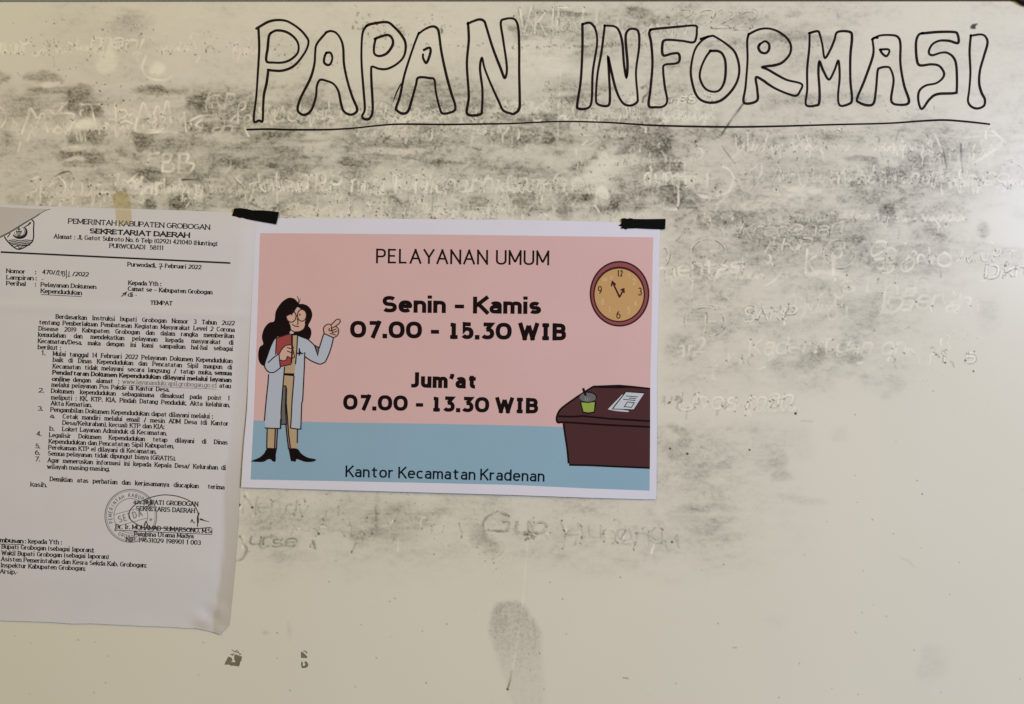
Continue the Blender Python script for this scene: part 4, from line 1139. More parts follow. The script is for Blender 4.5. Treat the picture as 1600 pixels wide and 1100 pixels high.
# upper rail hangs a hair lower at the left than at the right, as in the picture
rail = box_mesh('frame_rail', (XL - R_, -0.0018, ZT), (XR, 0.010, ZT + R_ + 0.004), alu, board, 0.0004)
rail.rotation_euler = (0, math.radians(-0.055), 0)
box_mesh('frame_rail', (XL - R_, -0.007, ZB - R_), (XR + R_, 0.010, ZB), alu, board, 0.001)
box_mesh('frame_rail', (XL - R_, -0.0071, ZB + 0.0002), (XL, 0.010, ZT - 0.0025), alu, board, 0.001)
box_mesh('frame_rail', (XR + 0.0002, -0.0020, ZB + 0.0002), (XR + R_, 0.010, ZT + R_), alu, board, 0.0004)
box_mesh('backing', (XL, 0.0006, ZB), (XR, 0.009, ZT), core, board)
cc = Flat(h_flat, 0)
# black plastic corner cap, upper right: a quarter-round plate
bmq = bmesh.new()
cx0, cz0 = (1654 - 800) * S, (550 + 52) * S
pts = [(cx0 + 0.012, cz0 + 0.002), (cx0 + 0.012, (550 + 4) * S - 0.026)] + [((1590 - 800) * S + 0.032 * math.cos(t) + 0.0, (550 - 4.6) * S + 0.0045 * math.sin(t) - 0.0) for t in []]
outer = [(1688, -44), (1688, 34), (1662, 34), (1650, 22), (1634, 12), (1616, 9), (1604, 6), (1597, 2.5), (1591, -1), (1590, -44)]
front = [bmq.verts.new(Vector(W(x, y, 0.0035))) for x, y in outer]
f = bmq.faces.new(front)
ex = bmesh.ops.extrude_face_region(bmq, geom=[f])
for v in [g for g in ex['geom'] if isinstance(g, bmesh.types.BMVert)]:
    v.co.y = -0.0001
bmesh.ops.recalc_face_normals(bmq, faces=bmq.faces[:])
mq = bpy.data.meshes.new('corner_cap'); bmq.to_mesh(mq); bmq.free()
cap = bpy.data.objects.new('corner_cap', mq); COL.objects.link(cap); mq.materials.append(blackp); cap.parent = board

# wall the board hangs on
wall_mat = material('wall_plaster', (0.52, 0.50, 0.45), 0.85, 0.2, 0.08, 12, 0.3, 300)
wall = box_mesh('wall', (-2.2, 0.013, -1.4), (2.2, 0.16, 1.4), wall_mat, None)
tag(wall, kind='structure')

# ------------------------------------------------------------------ the heading in marker
ink = material('marker_ink', (0.014, 0.008, 0.009), 0.6, 0.05, 0.35, 90)


def cr(ox_, oy_, *pts):
    return [(ox_ + x / 4.0, oy_ + y / 4.0) for x, y in pts]


c2_ = lambda *p: cr(400, 0, *p)
c3_ = lambda *p: cr(800, 0, *p)
c4_ = lambda *p: cr(1200, 0, *p)
LET = [
 ('P', [c2_((75, 437), (110, 441), (160, 442), (215, 425), (260, 390), (310, 320), (328, 265), (315, 230), (270, 180), (200, 135), (140, 125), (80, 135), (25, 165), (3, 178)),
        c2_((15, 172), (20, 300), (12, 450), (2, 600), (-14, 752), (20, 753), (41, 755), (45, 660), (50, 590), (66, 520), (77, 437)),
        c2_((95, 205), (130, 190), (190, 200), (240, 235), (265, 280), (260, 330), (220, 370), (170, 390), (110, 391), (65, 380), (73, 300), (80, 230), (92, 206))]),
 ('A', [c2_((437, 203), (465, 194), (500, 205), (530, 245), (545, 300), (550, 400), (570, 500), (600, 600), (632, 680), (615, 710), (580, 715), (545, 690), (530, 640), (515, 570), (485, 525), (440, 505), (400, 500), (380, 540), (375, 600), (350, 680), (315, 715), (280, 712), (260, 680), (280, 610), (340, 490), (365, 400), (370, 330), (380, 275), (435, 207)),
        c2_((440, 330), (465, 330), (477, 360), (466, 398), (446, 406), (425, 388), (430, 350), (440, 330))]),
 ('P', [c2_((690, 163), (720, 150), (815, 138), (860, 165), (910, 220), (935, 275), (925, 350), (880, 400), (820, 430), (770, 430), (726, 416), (720, 440), (722, 520), (728, 620), (728, 700), (710, 740), (690, 746), (668, 738), (665, 720), (680, 680), (672, 560), (660, 400), (660, 280), (668, 200), (692, 160)),
        c2_((742, 243), (790, 225), (830, 220), (855, 250), (850, 290), (815, 335), (770, 350), (740, 335), (738, 290), (748, 240))]),
 ('A', [c2_((1015, 212), (1060, 180), (1105, 165), (1135, 180), (1145, 220), (1160, 330), (1190, 470), (1220, 580), (1245, 660), (1235, 695), (1170, 710), (1150, 680), (1125, 580), (1115, 500), (1085, 488), (1015, 485), (1000, 530), (975, 620), (950, 695), (915, 710), (880, 690), (875, 675), (900, 600), (930, 460), (985, 290), (1018, 205)),
        c2_((1050, 312), (1085, 298), (1090, 330), (1066, 392), (1045, 365), (1044, 340)), c2_((908, 520), (880, 575), (858, 635))]),
 ('N', [c2_((1322, 148), (1390, 122), (1425, 132), (1440, 170), (1480, 300), (1530, 430), (1555, 487), (1568, 420), (1545, 250), (1530, 140), (1560, 118), (1600, 115), (1625, 130), (1640, 180), (1645, 300), (1645, 450), (1648, 600), (1645, 680), (1612, 711), (1590, 708), (1545, 690), (1520, 640), (1470, 530), (1430, 430), (1412, 362), (1400, 430), (1415, 560), (1412, 680), (1400, 715), (1320, 711), (1330, 600), (1318, 400), (1330, 250), (1325, 143))]),
 ('I', [c3_((440, 152), (485, 142), (515, 170), (530, 220), (530, 290), (505, 450), (500, 600), (490, 660), (460, 680), (415, 678), (408, 650), (430, 500), (440, 300), (440, 150))]),
 ('N', [c3_((578, 160), (640, 165), (670, 195), (690, 270), (700, 400), (715, 482), (722, 400), (710, 240), (725, 190), (760, 180), (790, 200), (795, 290), (775, 450), (785, 600), (780, 640), (735, 660), (690, 640), (650, 560), (615, 420), (601, 358), (605, 440), (612, 600), (600, 660), (535, 650), (525, 600), (535, 460), (560, 320), (580, 158))]),
 ('F', [c3_((863, 187), (900, 180), (1030, 168), (1145, 160), (1155, 190), (1150, 240), (1130, 265), (1060, 255), (960, 250), (940, 280), (945, 345), (1000, 335), (1040, 335), (1048, 370), (1030, 395), (955, 405), (945, 440), (955, 540), (970, 630), (945, 665), (900, 670), (855, 660), (865, 560), (878, 400), (870, 270), (858, 210), (868, 183))]),
 ('O', [c3_((1180, 243), (1245, 225), (1270, 230), (1340, 275), (1395, 330), (1420, 420), (1410, 500), (1370, 570), (1310, 625), (1250, 642), (1190, 630), (1150, 590), (1125, 510), (1118, 430), (1140, 320), (1180, 260), (1225, 228)),
        c3_((1238, 318), (1290, 320), (1320, 345), (1335, 400), (1330, 500), (1300, 560), (1255, 573), (1205, 550), (1175, 490), (1180, 430), (1210, 360), (1242, 316))]),
 ('R', [c3_((1478, 215), (1540, 185), (1600, 178), (1660, 195), (1715, 235), (1743, 285), (1735, 340), (1690, 390), (1640, 408), (1600, 413), (1564, 420), (1600, 435), (1660, 470), (1720, 500), (1810, 525), (1800, 570), (1775, 598), (1720, 585), (1650, 555), (1600, 525), (1570, 503), (1525, 484), (1533, 560), (1530, 630), (1450, 641), (1460, 540), (1472, 380), (1470, 260), (1480, 212)),
        c3_((1545, 280), (1580, 258), (1606, 275), (1606, 310), (1585, 332), (1555, 325), (1540, 298), (1550, 275))]),
 ('M', [c4_((257, 207), (310, 195), (325, 220), (340, 280), (355, 362), (390, 310), (415, 250), (435, 200), (510, 199), (525, 235), (515, 350), (515, 500), (525, 620), (505, 650), (450, 659), (438, 600), (448, 480), (440, 380), (415, 440), (381, 497), (345, 440), (322, 385), (315, 450), (322, 560), (320, 640), (300, 659), (238, 655), (245, 560), (245, 430), (258, 300), (260, 205))]),
 ('A', [c4_((650, 247), (700, 222), (780, 220), (815, 235), (828, 280), (828, 400), (850, 530), (880, 620), (870, 650), (820, 655), (780, 645), (770, 610), (785, 500), (765, 430), (740, 418), (700, 425), (685, 445), (675, 560), (660, 645), (620, 658), (570, 640), (557, 615), (600, 510), (650, 370), (660, 310), (655, 243), (685, 236)),
        c4_((700, 310), (750, 308), (758, 325), (740, 351), (715, 335), (701, 312))]),
 ('S', [c4_((962, 209), (1060, 200), (1160, 200), (1185, 215), (1188, 268), (1130, 255), (1070, 255), (1025, 280), (1005, 325), (1025, 345), (1080, 330), (1120, 330), (1160, 360), (1178, 420), (1180, 560), (1165, 582), (1060, 588), (1010, 620), (962, 681), (940, 630), (945, 570), (985, 535), (1050, 520), (1090, 490), (1100, 455), (1070, 412), (1020, 402), (950, 408), (930, 370), (925, 270), (940, 220), (968, 206))]),
 ('I', [c4_((1266, 224), (1330, 215), (1360, 230), (1372, 270), (1350, 350), (1325, 440), (1320, 520), (1335, 580), (1355, 620), (1350, 660), (1310, 678), (1270, 665), (1250, 630), (1258, 560), (1265, 450), (1260, 320), (1268, 220))]),
]
LR = random.Random(3)
for ch, strokes in LET:
    F = Flat(h_flat, 1)
    for st in strokes:
        p = smooth(st, n=7)
        ph = LR.uniform(0, 6)
        wds = [3.9 + 0.34 * math.sin(i * 0.07 + ph) + 0.22 * math.sin(i * 0.23 + 2 * ph) for i in range(len(p))]
        if len(st) == 3:
            wds = [1.0 + 1.4 * math.sin(math.pi * min(1, i / len(p) + .1)) for i in range(len(p))]
        F.ribbon(p, wds, caps=True)
    o = F.build('outlined_letter', ink, board)
F = Flat(h_flat, 1)
ul = smooth([(386, 202.5), (420, 201.8), (450, 202.6), (512, 202.5), (555, 200), (590, 196.2), (625, 194), (700, 194.5), (760, 193.6), (800, 193), (875, 189.8), (950, 191.4), (1025, 196), (1125, 198.2), (1200, 197.6), (1300, 194.8), (1387, 192.6), (1437, 189.2), (1475, 187.6), (1512, 190.2), (1546, 194)], n=10)
F.ribbon(ul, [2.85 + 0.3 * math.sin(i * .11) + 0.2 * math.sin(i * .043 + 1) for i in range(len(ul))], caps=True)
F.build('heading_underline', ink, board)

# ------------------------------------------------------------------ sheets of paper
def sheet(name, outline, hf, mat, parent, cell, thick=0.00012, extra=None):
    F = Flat(hf, 0)
    F.poly(outline, cell)
    o = F.build(name, mat, parent)
    me_ = o.data
    b = bmesh.new(); b.from_mesh(me_)
    bmesh.ops.remove_doubles(b, verts=b.verts[:], dist=1e-7)
    edge = [e for e in b.edges if e.is_boundary]
    ex_ = bmesh.ops.extrude_edge_only(b, edges=edge)
    nv = [g for g in ex_['geom'] if isinstance(g, bmesh.types.BMVert)]
    for v in nv:
        v.co.y += thick
    for f_ in b.faces:
        f_.smooth = True
    for e in edge:
        e.smooth = False
    b.to_mesh(me_); b.free()
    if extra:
        at = me_.attributes.new('curl_shade_tan', 'FLOAT', 'POINT')
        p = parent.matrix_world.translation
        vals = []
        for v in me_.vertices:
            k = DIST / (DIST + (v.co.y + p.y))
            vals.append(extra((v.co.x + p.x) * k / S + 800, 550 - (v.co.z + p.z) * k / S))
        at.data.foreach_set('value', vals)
    return o


def paper(name, c, curl_shade_tan=None, bump=0.10):
    m = material(name, c, 0.75, 0.22, 0.035, 30, bump, 1500)
    if curl_shade_tan:
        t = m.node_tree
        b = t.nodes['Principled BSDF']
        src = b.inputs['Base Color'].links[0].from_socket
        at = t.nodes.new('ShaderNodeAttribute'); at.attribute_name = 'curl_shade_tan'
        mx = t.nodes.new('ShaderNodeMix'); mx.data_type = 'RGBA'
        t.links.new(at.outputs['Fac'], mx.inputs[0]); t.links.new(src, mx.inputs[6]); mx.inputs[7].default_value = curl_shade_tan
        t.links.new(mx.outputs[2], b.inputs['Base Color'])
    return m


# ------------------------------------------------------------------ official letter
letter = empty('letter_sheet', W(180, 650, 0.001))
tag(letter, 'grey photocopied official letter with typed paragraphs and a round stamp', 'letter')
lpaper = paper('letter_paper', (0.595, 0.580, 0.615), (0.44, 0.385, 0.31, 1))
lr = letter_right
out_l = [(-70, 317.5), (0, 320), (80, 322.5), (160, 325.2), (230, 327), (300, 329.4), (362, 331.8), (400, 333.5), (lr(360), 348), (lr(450), 450), (lr(560), 560), (lr(660), 660), (375.5, 757), (371.2, 830), (366.5, 893), (362.8, 935), (359.0, 976.5),
         (352, 984), (346.5, 987), (344.6, 992.3), (335, 988.5), (318, 984.2), (304.5, 981.6), (291, 981.5), (262, 979.4), (220, 978), (180, 976.2), (142, 974.2), (112, 974.6), (80, 972.2), (38, 970.8), (0, 969.6), (-70, 967)]


def curl_shade_tan(px, py):  # tan corner crumple, plus shade of the curling right edge painted as tan
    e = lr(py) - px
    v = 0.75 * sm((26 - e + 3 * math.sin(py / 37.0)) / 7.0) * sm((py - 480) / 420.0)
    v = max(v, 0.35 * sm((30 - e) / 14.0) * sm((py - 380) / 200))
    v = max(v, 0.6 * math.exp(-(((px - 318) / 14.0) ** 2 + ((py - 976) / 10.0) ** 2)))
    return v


sheet('paper', out_l, h_letter, lpaper, letter, 6.0, extra=curl_shade_tan)
toner = material('toner_black', (0.020, 0.017, 0.017), 0.8, 0.05, 0.25, 200)
toner2 = material('toner_grey', (0.20, 0.185, 0.18), 0.8, 0.05, 0.25, 200)
toner3 = material('toner_faint', (0.17, 0.16, 0.16), 0.8, 0.05, 0.2, 200)
pen = material('pen_ink', (0.035, 0.03, 0.032), 0.8, 0.05)
KM = 1.02


def tline(s, x0, y0, x1, y1, cap=7.6, wt=1.15, kmax=None, mat=None, name='text_line', thin=0.68, bold=False):
    F = Flat(h_letter, 1)
    f_ = write(F, s, x0, y0, x1, y1, cap, wt * (1.85 if bold else 1.38), GS, 'serif', sb=22 if bold else 19, gap=40, kmax=kmax, thin=0.62 if bold else thin, serif=1.05)
    print('F', s[:30], round(f_, 2))
    o = F.build(name, mat or toner, letter)
    return o


tline('PEMERINTAH KABUPATEN GROBOGAN', 107, 349.5, 327.5, 359.3, 8.6, 1.2, name='letterhead_line')
tline('SEKRETARIAT DAERAH', 140.8, 365, 295.6, 372, 8.8, 1.35, bold=True, name='letterhead_line')
tline('Alamat : Jl. Gatot Subroto No. 6 Telp (0292) 421040 (Hunting)', 84.5, 372.7, 338.6, 384.4, 7.4, 1.05, name='letterhead_line')
tline('PURWODADI  58111', 171.3, 387.5, 255, 391, 7.4, 1.05, name='letterhead_line')
F = Flat(h_letter, 1)
F.ribbon([(1 + 359 * i / 30, 393.8 + 17.2 * i / 30) for i in range(31)], 2.7)
F.build('header_rule', toner, letter)
tline('Purwodadi,', 199.6, 416.3, 243.5, 418.4, 7.2)
tline('Februari 2022', 258, 418.8, 314.2, 421, 7.2)
tline('Nomor', 10.2, 426.6, 39, 427.8, 7.2); tline(':', 55.6, 428.3, 57, 428.3, 7.2)
tline('470/', 66.3, 428.4, 86, 429.2, 7.2); tline('/2022', 113.5, 431.4, 138.2, 432.3, 7.2)
tline('Lampiran :', 10.2, 436.8, 56.5, 438.2, 7.2); tline('-', 65.5, 439.5, 67.6, 439.5, 7.2)
tline('Perihal', 10.2, 446, 40, 447, 7.2); tline(':', 55.2, 447.6, 56.6, 447.6, 7.2)
tline('Pelayanan Dokumen', 64, 448.2, 149.8, 451.8, 7.4)
o = tline('Kependudukan', 64, 458, 127.3, 461.2, 7.4, bold=False)
tline('Kepada Yth :', 201, 445.4, 251.2, 447.2, 7.4); tline('Camat se \u2013 Kabupaten Grobogan', 200.2, 454.6, 331.2, 460.2, 7.4)
tline('di -', 200.2, 463.8, 213.6, 464.3, 7.4); tline('TEMPAT', 235.2, 476.2, 269, 477.4, 7.2)
J = 0.86
for s, x0, y0, x1, y1, km in [
    ('Berdasarkan Instruksi Bupati Grobogan Nomor 3 Tahun 2022', 87.5, 498.3, 366.2, 508.7, J),
    ('tentang Pemberlakuan Pembatasan Kegiatan Masyarakat Level 2 Corona', 61.2, 507, 366, 518.9, J),
    ('Disease 2019 Kabupaten Grobogan dan dalam rangka memberikan', 60.7, 516.8, 365, 528.6, J),
    ('kemudahan dan mendekatkan pelayanan kepada masyarakat di', 60, 526.3, 364.3, 538.9, J),
    ('Kecamatan/Desa, maka dengan ini kami sampaikan hal-hal sebagai', 59.6, 536.3, 363.3, 548.6, J),
    ('berikut :', 59.5, 545.9, 94.6, 547.2, None),
    ('1.', 64.6, 554.9, 70.3, 555.2, None),
    ('Mulai tanggal 14 Februari 2022 Pelayanan Dokumen Kependudukan', 83.2, 556.3, 362.5, 567.6, J),
    ('baik di Dinas Kependudukan dan Pencatatan Sipil maupun di', 83, 565.6, 362, 577.5, J),
    ('Kecamatan tidak melayani secara langsung / tatap muka,', 82.8, 575.8, 331, 585.8, J),
    ('dengan alamat :', 114.5, 597, 185.5, 599.6, J), ('atau', 343, 605.9, 360, 607, None),
    ('melalui pelayanan Pos Pakde di Kantor Desa.', 81, 604.6, 264, 612.3, J),
    ('2.', 60.8, 613.4, 68, 613.7, None),
    ('Dokumen kependudukan sebagaimana dimaksud pada point 1', 80.3, 614.3, 358.4, 625.9, J),
    ('meliputi : KK, KTP, KIA, Pindah Datang Penduduk, Akta kelahiran,', 80.3, 624.5, 358.4, 636.4, J),
    ('Akta Kematian.', 79.7, 633.6, 142.6, 636.4, None),
    ('3.', 59, 641.8, 66.3, 642.2, None),
    ('Pengambilan Dokumen Kependudukan dapat dilayani melalui :', 79.2, 643.5, 332, 654.3, None),
    ('a.', 78.7, 653.3, 84.8, 653.6, None),
    ('Cetak mandiri melalui email / mesin ADM Desa (di Kantor', 98.3, 654.3, 356.5, 665.5, J),
    ('Desa/Kelurahan), kecuali KTP dan KIA;', 98, 664, 256.2, 670.6, None),
    ('b.', 77.8, 673.2, 84.2, 673.5, None),
    ('Loket Layanan Adminduk di Kecamatan.', 97.5, 673.9, 260, 680.6, None),
    ('4.', 57, 681.3, 64.2, 681.6, None),
    ('Legalisir Dokumen Kependudukan tetap dilayani di Dinas', 77, 683.3, 355, 695, J),
    ('Kependudukan dan Pencatatan Sipil Kabupaten.', 76.5, 693.1, 271.3, 700.9, None),
    ('5.', 55.6, 700.6, 62, 700.9, None),
    ('Perekaman KTP el dilayani di Kecamatan.', 76, 702.6, 243.8, 709.4, None),
    ('6.', 55, 710.7, 61.8, 711, None),
    ('Semua pelayanan tidak dipungut biaya (GRATIS).', 75.3, 712, 273.8, 720.1, None),
    ('7.', 55, 720.7, 61.8, 721, None),
    ('Agar meneruskan informasi ini kepada Kepala Desa/ Kelurahan di', 74.8, 722.6, 352.2, 734.6, J),
    ('wilayah masing-masing.', 74, 732.6, 170.8, 736.5, None),
    ('Demikian atas perhatian dan kerjasamanya diucapkan  terima', 78.3, 752, 350, 765, J),
    ('kasih.', 48, 760.4, 72.5, 761.5, None),
    ('a.n. BUPATI GROBOGAN', 209, 787.5, 309, 791.3, None),
    ('SEKRETARIS DAERAH', 213, 797.8, 303.8, 801.8, None),
    ('Dr. Ir. MOHAMAD SUMARSONO, M.Si', 180.8, 826, 331.4, 833.6, None),
    ('Pembina Utama Madya', 210, 837.7, 301.6, 841.3, None),
    ('NIP. 19631029 198901 1 003', 197.2, 846.3, 313, 851.8, None),
    (': kepada Yth :', 39.8, 849.2, 96, 851, None),
    ('Bupati Grobogan (sebagai laporan);', 3, 857.5, 146.2, 863.3, None),
    ('Wakil Bupati Grobogan (sebagai laporan)', 2.6, 867.5, 169, 873.6, None),
    ('Asisten Pemerintahan dan Kesra Sekda Kab. Grobogan;', 2, 877, 228, 887, None),
    ('Inspektur Kabupaten Grobogan;', 1.2, 886.6, 132.6, 892, None),
    ('Arsip,-', 0.2, 896.2, 27.6, 897.6, None),
]:
    tline(s, x0, y0, x1, y1, 7.7, 1.12, km)
for s, x0, y0, x1, y1 in [('semua', 335.6, 585.9, 361.2, 587), ('Pendaftaran Dokumen Kependudukan dilayani melalui layanan', 82.5, 585.5, 360.8, 597.5), ('online', 81.7, 595.7, 108.5, 596.8), ('Tembusan', -13, 847, 35.8, 849.2)]:
    tline(s, x0, y0, x1, y1, 7.7, 1.12, bold=True)
tline('www.layanandukcapil.grobogan.go.id', 191.5, 599.6, 337.4, 605.8, 7.6, 0.8, mat=toner2, name='web_address')
for (x0, y0, x1, y1, w, m_) in [(64, 460.2, 127.5, 463.4, .9, toner), (191.3, 601.8, 337.6, 608, .8, toner2), (181, 828.4, 331.6, 835.2, 1.0, toner), (-13, 849.6, 36, 851, 1.0, toner)]:
    F = Flat(h_letter, 1); F.ribbon([(x0 + (x1 - x0) * i / 16, y0 + (y1 - y0) * i / 16) for i in range(17)], w); F.build('text_underline', m_, letter)

# handwritten entries
F = Flat(h_letter, 2)
for st in [[(87.3, 429.8), (89.5, 423)], [(90, 424.5), (92, 422.6), (92.4, 425), (90.4, 429.4), (94, 429.6)], [(97.5, 424.4), (95.6, 424.2), (95.6, 427), (97.4, 426.4), (97.8, 424), (97.2, 431)], [(99, 423.8), (101, 424.6), (100, 427), (101.6, 428.6), (99.4, 432)], [(103.6, 434.5), (103.8, 422)], [(108, 424), (107.4, 431.6)], [(106, 431.8), (109.4, 431.6)]]:
    F.ribbon(smooth(st, n=4), 1.2, caps=True)
F.build('handwritten_number', pen, letter)
F = Flat(h_letter, 2)
for st in [[(248.5, 412.6), (253, 412.2), (250.4, 420.6)], [(248.6, 417), (254.4, 416)]]:
    F.ribbon(st, 1.3, caps=True)
F.build('handwritten_day', pen, letter)
F = Flat(h_letter, 2)
for st in [[(190, 463), (194.5, 459.5), (198, 456)], [(192, 459), (197.6, 456.4), (195.6, 461.6)]]:
    F.ribbon(st, 1.4, caps=True)
F.build('check_mark', pen, letter)


# stamp and signature
def c6(*p):
    return [(150 + x / 6.667, 750 + y / 6.667) for x, y in p]


F = Flat(h_letter, 2)
SCX, SCY = 204.4, 806.0
for r, w in ((40.6, 1.3), (38.3, 0.7), (26.6, 0.9)):
    F.ribbon(ell(SCX, SCY, r * 0.995, r * 1.015, n=64)[:-1], w, closed=True)
for p in (c6((190, 360), (430, 296)), c6((200, 487), (532, 396))):
    F.ribbon(p, 0.8)
write(F, 'SETDA', 187, 816.6, 222.8, 806.2, 10.6, 1.35, G, 'sans', sb=30)


def arc_text(F, s, r, a0, a1, cap, wt, inward=False):
    n = len(s) - 1
    for i, c in enumerate(s):
        if c == ' ': continue
        a = math.radians(a0 + (a1 - a0) * i / n)
        gw, strokes = G[c]
        for st in strokes:
            pts = []
            for (x, y) in st:
                lx = (x - gw / 2) * cap / 100 * 0.8; ly = y * cap / 100
                if not inward:
                    rad = r + ly; ux, uy = -math.sin(a), math.cos(a)
                    pts.append((SCX + rad * math.cos(a) + ux * lx, SCY + rad * math.sin(a) + uy * lx))
                else:
                    rad = r - ly; ux, uy = math.sin(a), -math.cos(a)
                    pts.append((SCX + rad * math.cos(a) + ux * lx, SCY + rad * math.sin(a) + uy * lx))
            F.ribbon(pts, wt, closed=len(st) > 8 and st[0] == st[-1])


arc_text(F, 'PEMERINTAH KABUPATEN', 29.6, 162, 342, 5.6, 0.95)
arc_text(F, 'GROBOGAN', 35.4, 122, 60, 5.4, 0.9, True)
for sx, sy in ((235.6, 812), (180.5, 828)):
    for k_ in range(5):
        t = k_ * 1.2566
        F.ribbon([(sx, sy), (sx + 2.6 * math.cos(t), sy + 2.6 * math.sin(t))], 1.1)
F.build('round_stamp', toner3, letter)

F = Flat(h_letter, 3)
F.ribbon(smooth(c6((1070, 350), (1030, 275), (970, 215), (850, 170), (720, 155), (620, 168), (540, 192), (430, 242), (365, 300), (343, 350), (350, 400), (400, 445), (490, 492), (600, 502), (750, 502), (900, 510), (1050, 506), (1195, 494)), n=8), 1.35, caps=True)
F.ribbon(smooth(c6((1078, 345), (1062, 375), (1062, 430), (1055, 492)), n=6), [1.0, 2.0, 2.4, 3.2, 3.0, 1.6, 0.7], caps=True)
F.ribbon(c6((1060, 340), (1068, 365)), 1.4, caps=True)
F.ribbon(smooth(c6((1090, 408), (1130, 422), (1178, 436)), n=4), [2.6, 1.6, 1.0, .8], caps=True)
F.ribbon(smooth(c6((988, 440), (1000, 412), (1010, 436), (1028, 447)), n=4), 1.3, caps=True)
F.ribbon(smooth(c6((515, 240), (560, 226), (590, 250), (540, 262)), n=4), 1.1)
F.ribbon(smooth(c6((500, 480), (520, 430), (545, 480), (580, 500), (600, 480), (640, 500)), n=4), 1.3)
F.ribbon(smooth(c6((400, 560), (450, 575), (510, 590)), n=4), 0.9)
F.build('signature', pen, letter)


# coat of arms: the part left visible by the photocopied fold
def c10(*p):
    return [(x / 10.0, 310 + y / 10.0) for x, y in p]


F = Flat(h_letter, 1)
F.poly(c10((-400, 118), (0, 132), (200, 145), (500, 160), (740, 168), (640, 230), (400, 385), (200, 500), (0, 600), (-400, 790)), 8)
F.build('fold_shade', material('copy_grey', (0.47, 0.445, 0.44), 0.75, 0.2, 0.05, 60), letter)
F = Flat(h_letter, 2)
F.ribbon([(x, y) for x, y in smooth(c10((-300, 745), (0, 605), (150, 530), (300, 438), (450, 345), (560, 282), (680, 205), (785, 165)), n=5)], [2.3] * 20 + [1.8] * 8 + [0.9] * 8)
F.build('fold_line', material('copy_dark', (0.10, 0.09, 0.085), 0.7, 0.2, 0.1, 80), letter)
F = Flat(h_letter, 2)
F.ribbon(smooth(c10((498, 335), (528, 372), (524, 480), (524, 600), (500, 680), (430, 735), (300, 795), (200, 750), (110, 660), (70, 600)), n=6), 1.9, caps=True)
for yy, dx in ((658, 0), (685, 8), (710, 18), (733, 32)):
    F.ribbon(smooth(c10((135 + dx, yy), (230, yy - 10), (310, yy + 6), (400, yy - 8), (500 - dx, yy)), n=5), 1.35)
F.ribbon(smooth(c10((215, 762), (290, 745), (300, 785), (360, 742), (420, 735)), n=4), 1.2)
arcw = ell(30.2, 362, 11.2, 9.6, 150, -50, 24)
F.ribbon(arcw, [1.6 + 2.4 * math.sin(math.pi * i / 24) for i in range(25)])
F.ribbon(ell(30.2, 361.4, 8.0, 8.2, 170, -60, 24), 0.7)
F.ribbon(smooth(c10((480, 372), (455, 400), (425, 425), (385, 440)), n=4), [2.6, 2.2, 1.6, 1.2])
F.ribbon(smooth(c10((115, 610), (140, 575), (160, 545)), n=4), 1.4)
for p in (((295, 450), (298, 590)), ((270, 480), (320, 480)), ((262, 520), (330, 520)), ((272, 575), (325, 575)), ((255, 500), (270, 560)), ((335, 500), (322, 560))):
    F.ribbon(c10(*p), 1.5)
F.build('crest_emblem', toner, letter)

# ------------------------------------------------------------------ opening-hours poster
poster = empty('hours_poster', W(702, 560, 0.001))
tag(poster, 'pink and blue office hours poster with a white border and printed woman', 'poster')
ppaper = paper('poster_paper', (0.635, 0.625, 0.735), None, 0.05)
sheet('paper', [(401, 338.8), (436, 341), (510, 340.6), (640, 342), (800, 343.6), (940, 346.4), (1000, 348.5), (1031.8, 350), (1030, 420), (1028.5, 505), (1026.2, 590), (1026.4, 690), (1025.6, 774), (1024.5, 779.8), (1010, 780.2), (920, 777.8), (800, 773.4), (660, 769.5), (520, 765.6), (376.6, 761.6), (379, 720), (381.2, 690), (386, 640), (389, 560), (394, 455), (396, 420)],
      h_poster, ppaper, poster, 10.0)


def print_mat(name, c, var=0.045):
    return material(name, c, 0.75, 0.08, var, 22, 0.05, 1500)


pink = print_mat('print_pink', (0.605, 0.403, 0.408))
blue = print_mat('print_blue', (0.245, 0.386, 0.505))
black = material('print_black', (0.010, 0.005, 0.006), 0.8, 0.04, 0.2, 120)
navy = material('print_navy', (0.006, 0.010, 0.020), 0.8, 0.04, 0.2, 120)
F = Flat(h_poster, 1)
F.poly([(406.4, 364.2), (520, 365), (700, 366.6), (900, 369.2), (1021, 370.8), (1020, 395), (1018.2, 505), (1016.2, 590), (1015.8, 672), (960, 669.8), (880, 667.2), (800, 664.6), (670, 662), (545, 660.4), (470, 658.8), (396.3, 657), (398.6, 600), (403, 470)], 10)
F.build('pink_print', pink, poster, True)
F = Flat(h_poster, 1)
F.poly([(396.3, 657), (470, 658.8), (545, 660.4), (670, 662), (800, 664.6), (880, 667.2), (960, 669.8), (1015.8, 672), (1015.4, 690), (1015, 766.6), (920, 763.2), (800, 757.6), (660, 754.4), (520, 751.6), (391.6, 749.2), (393.4, 710), (395, 680)], 10)
F.build('blue_print', blue, poster, True)

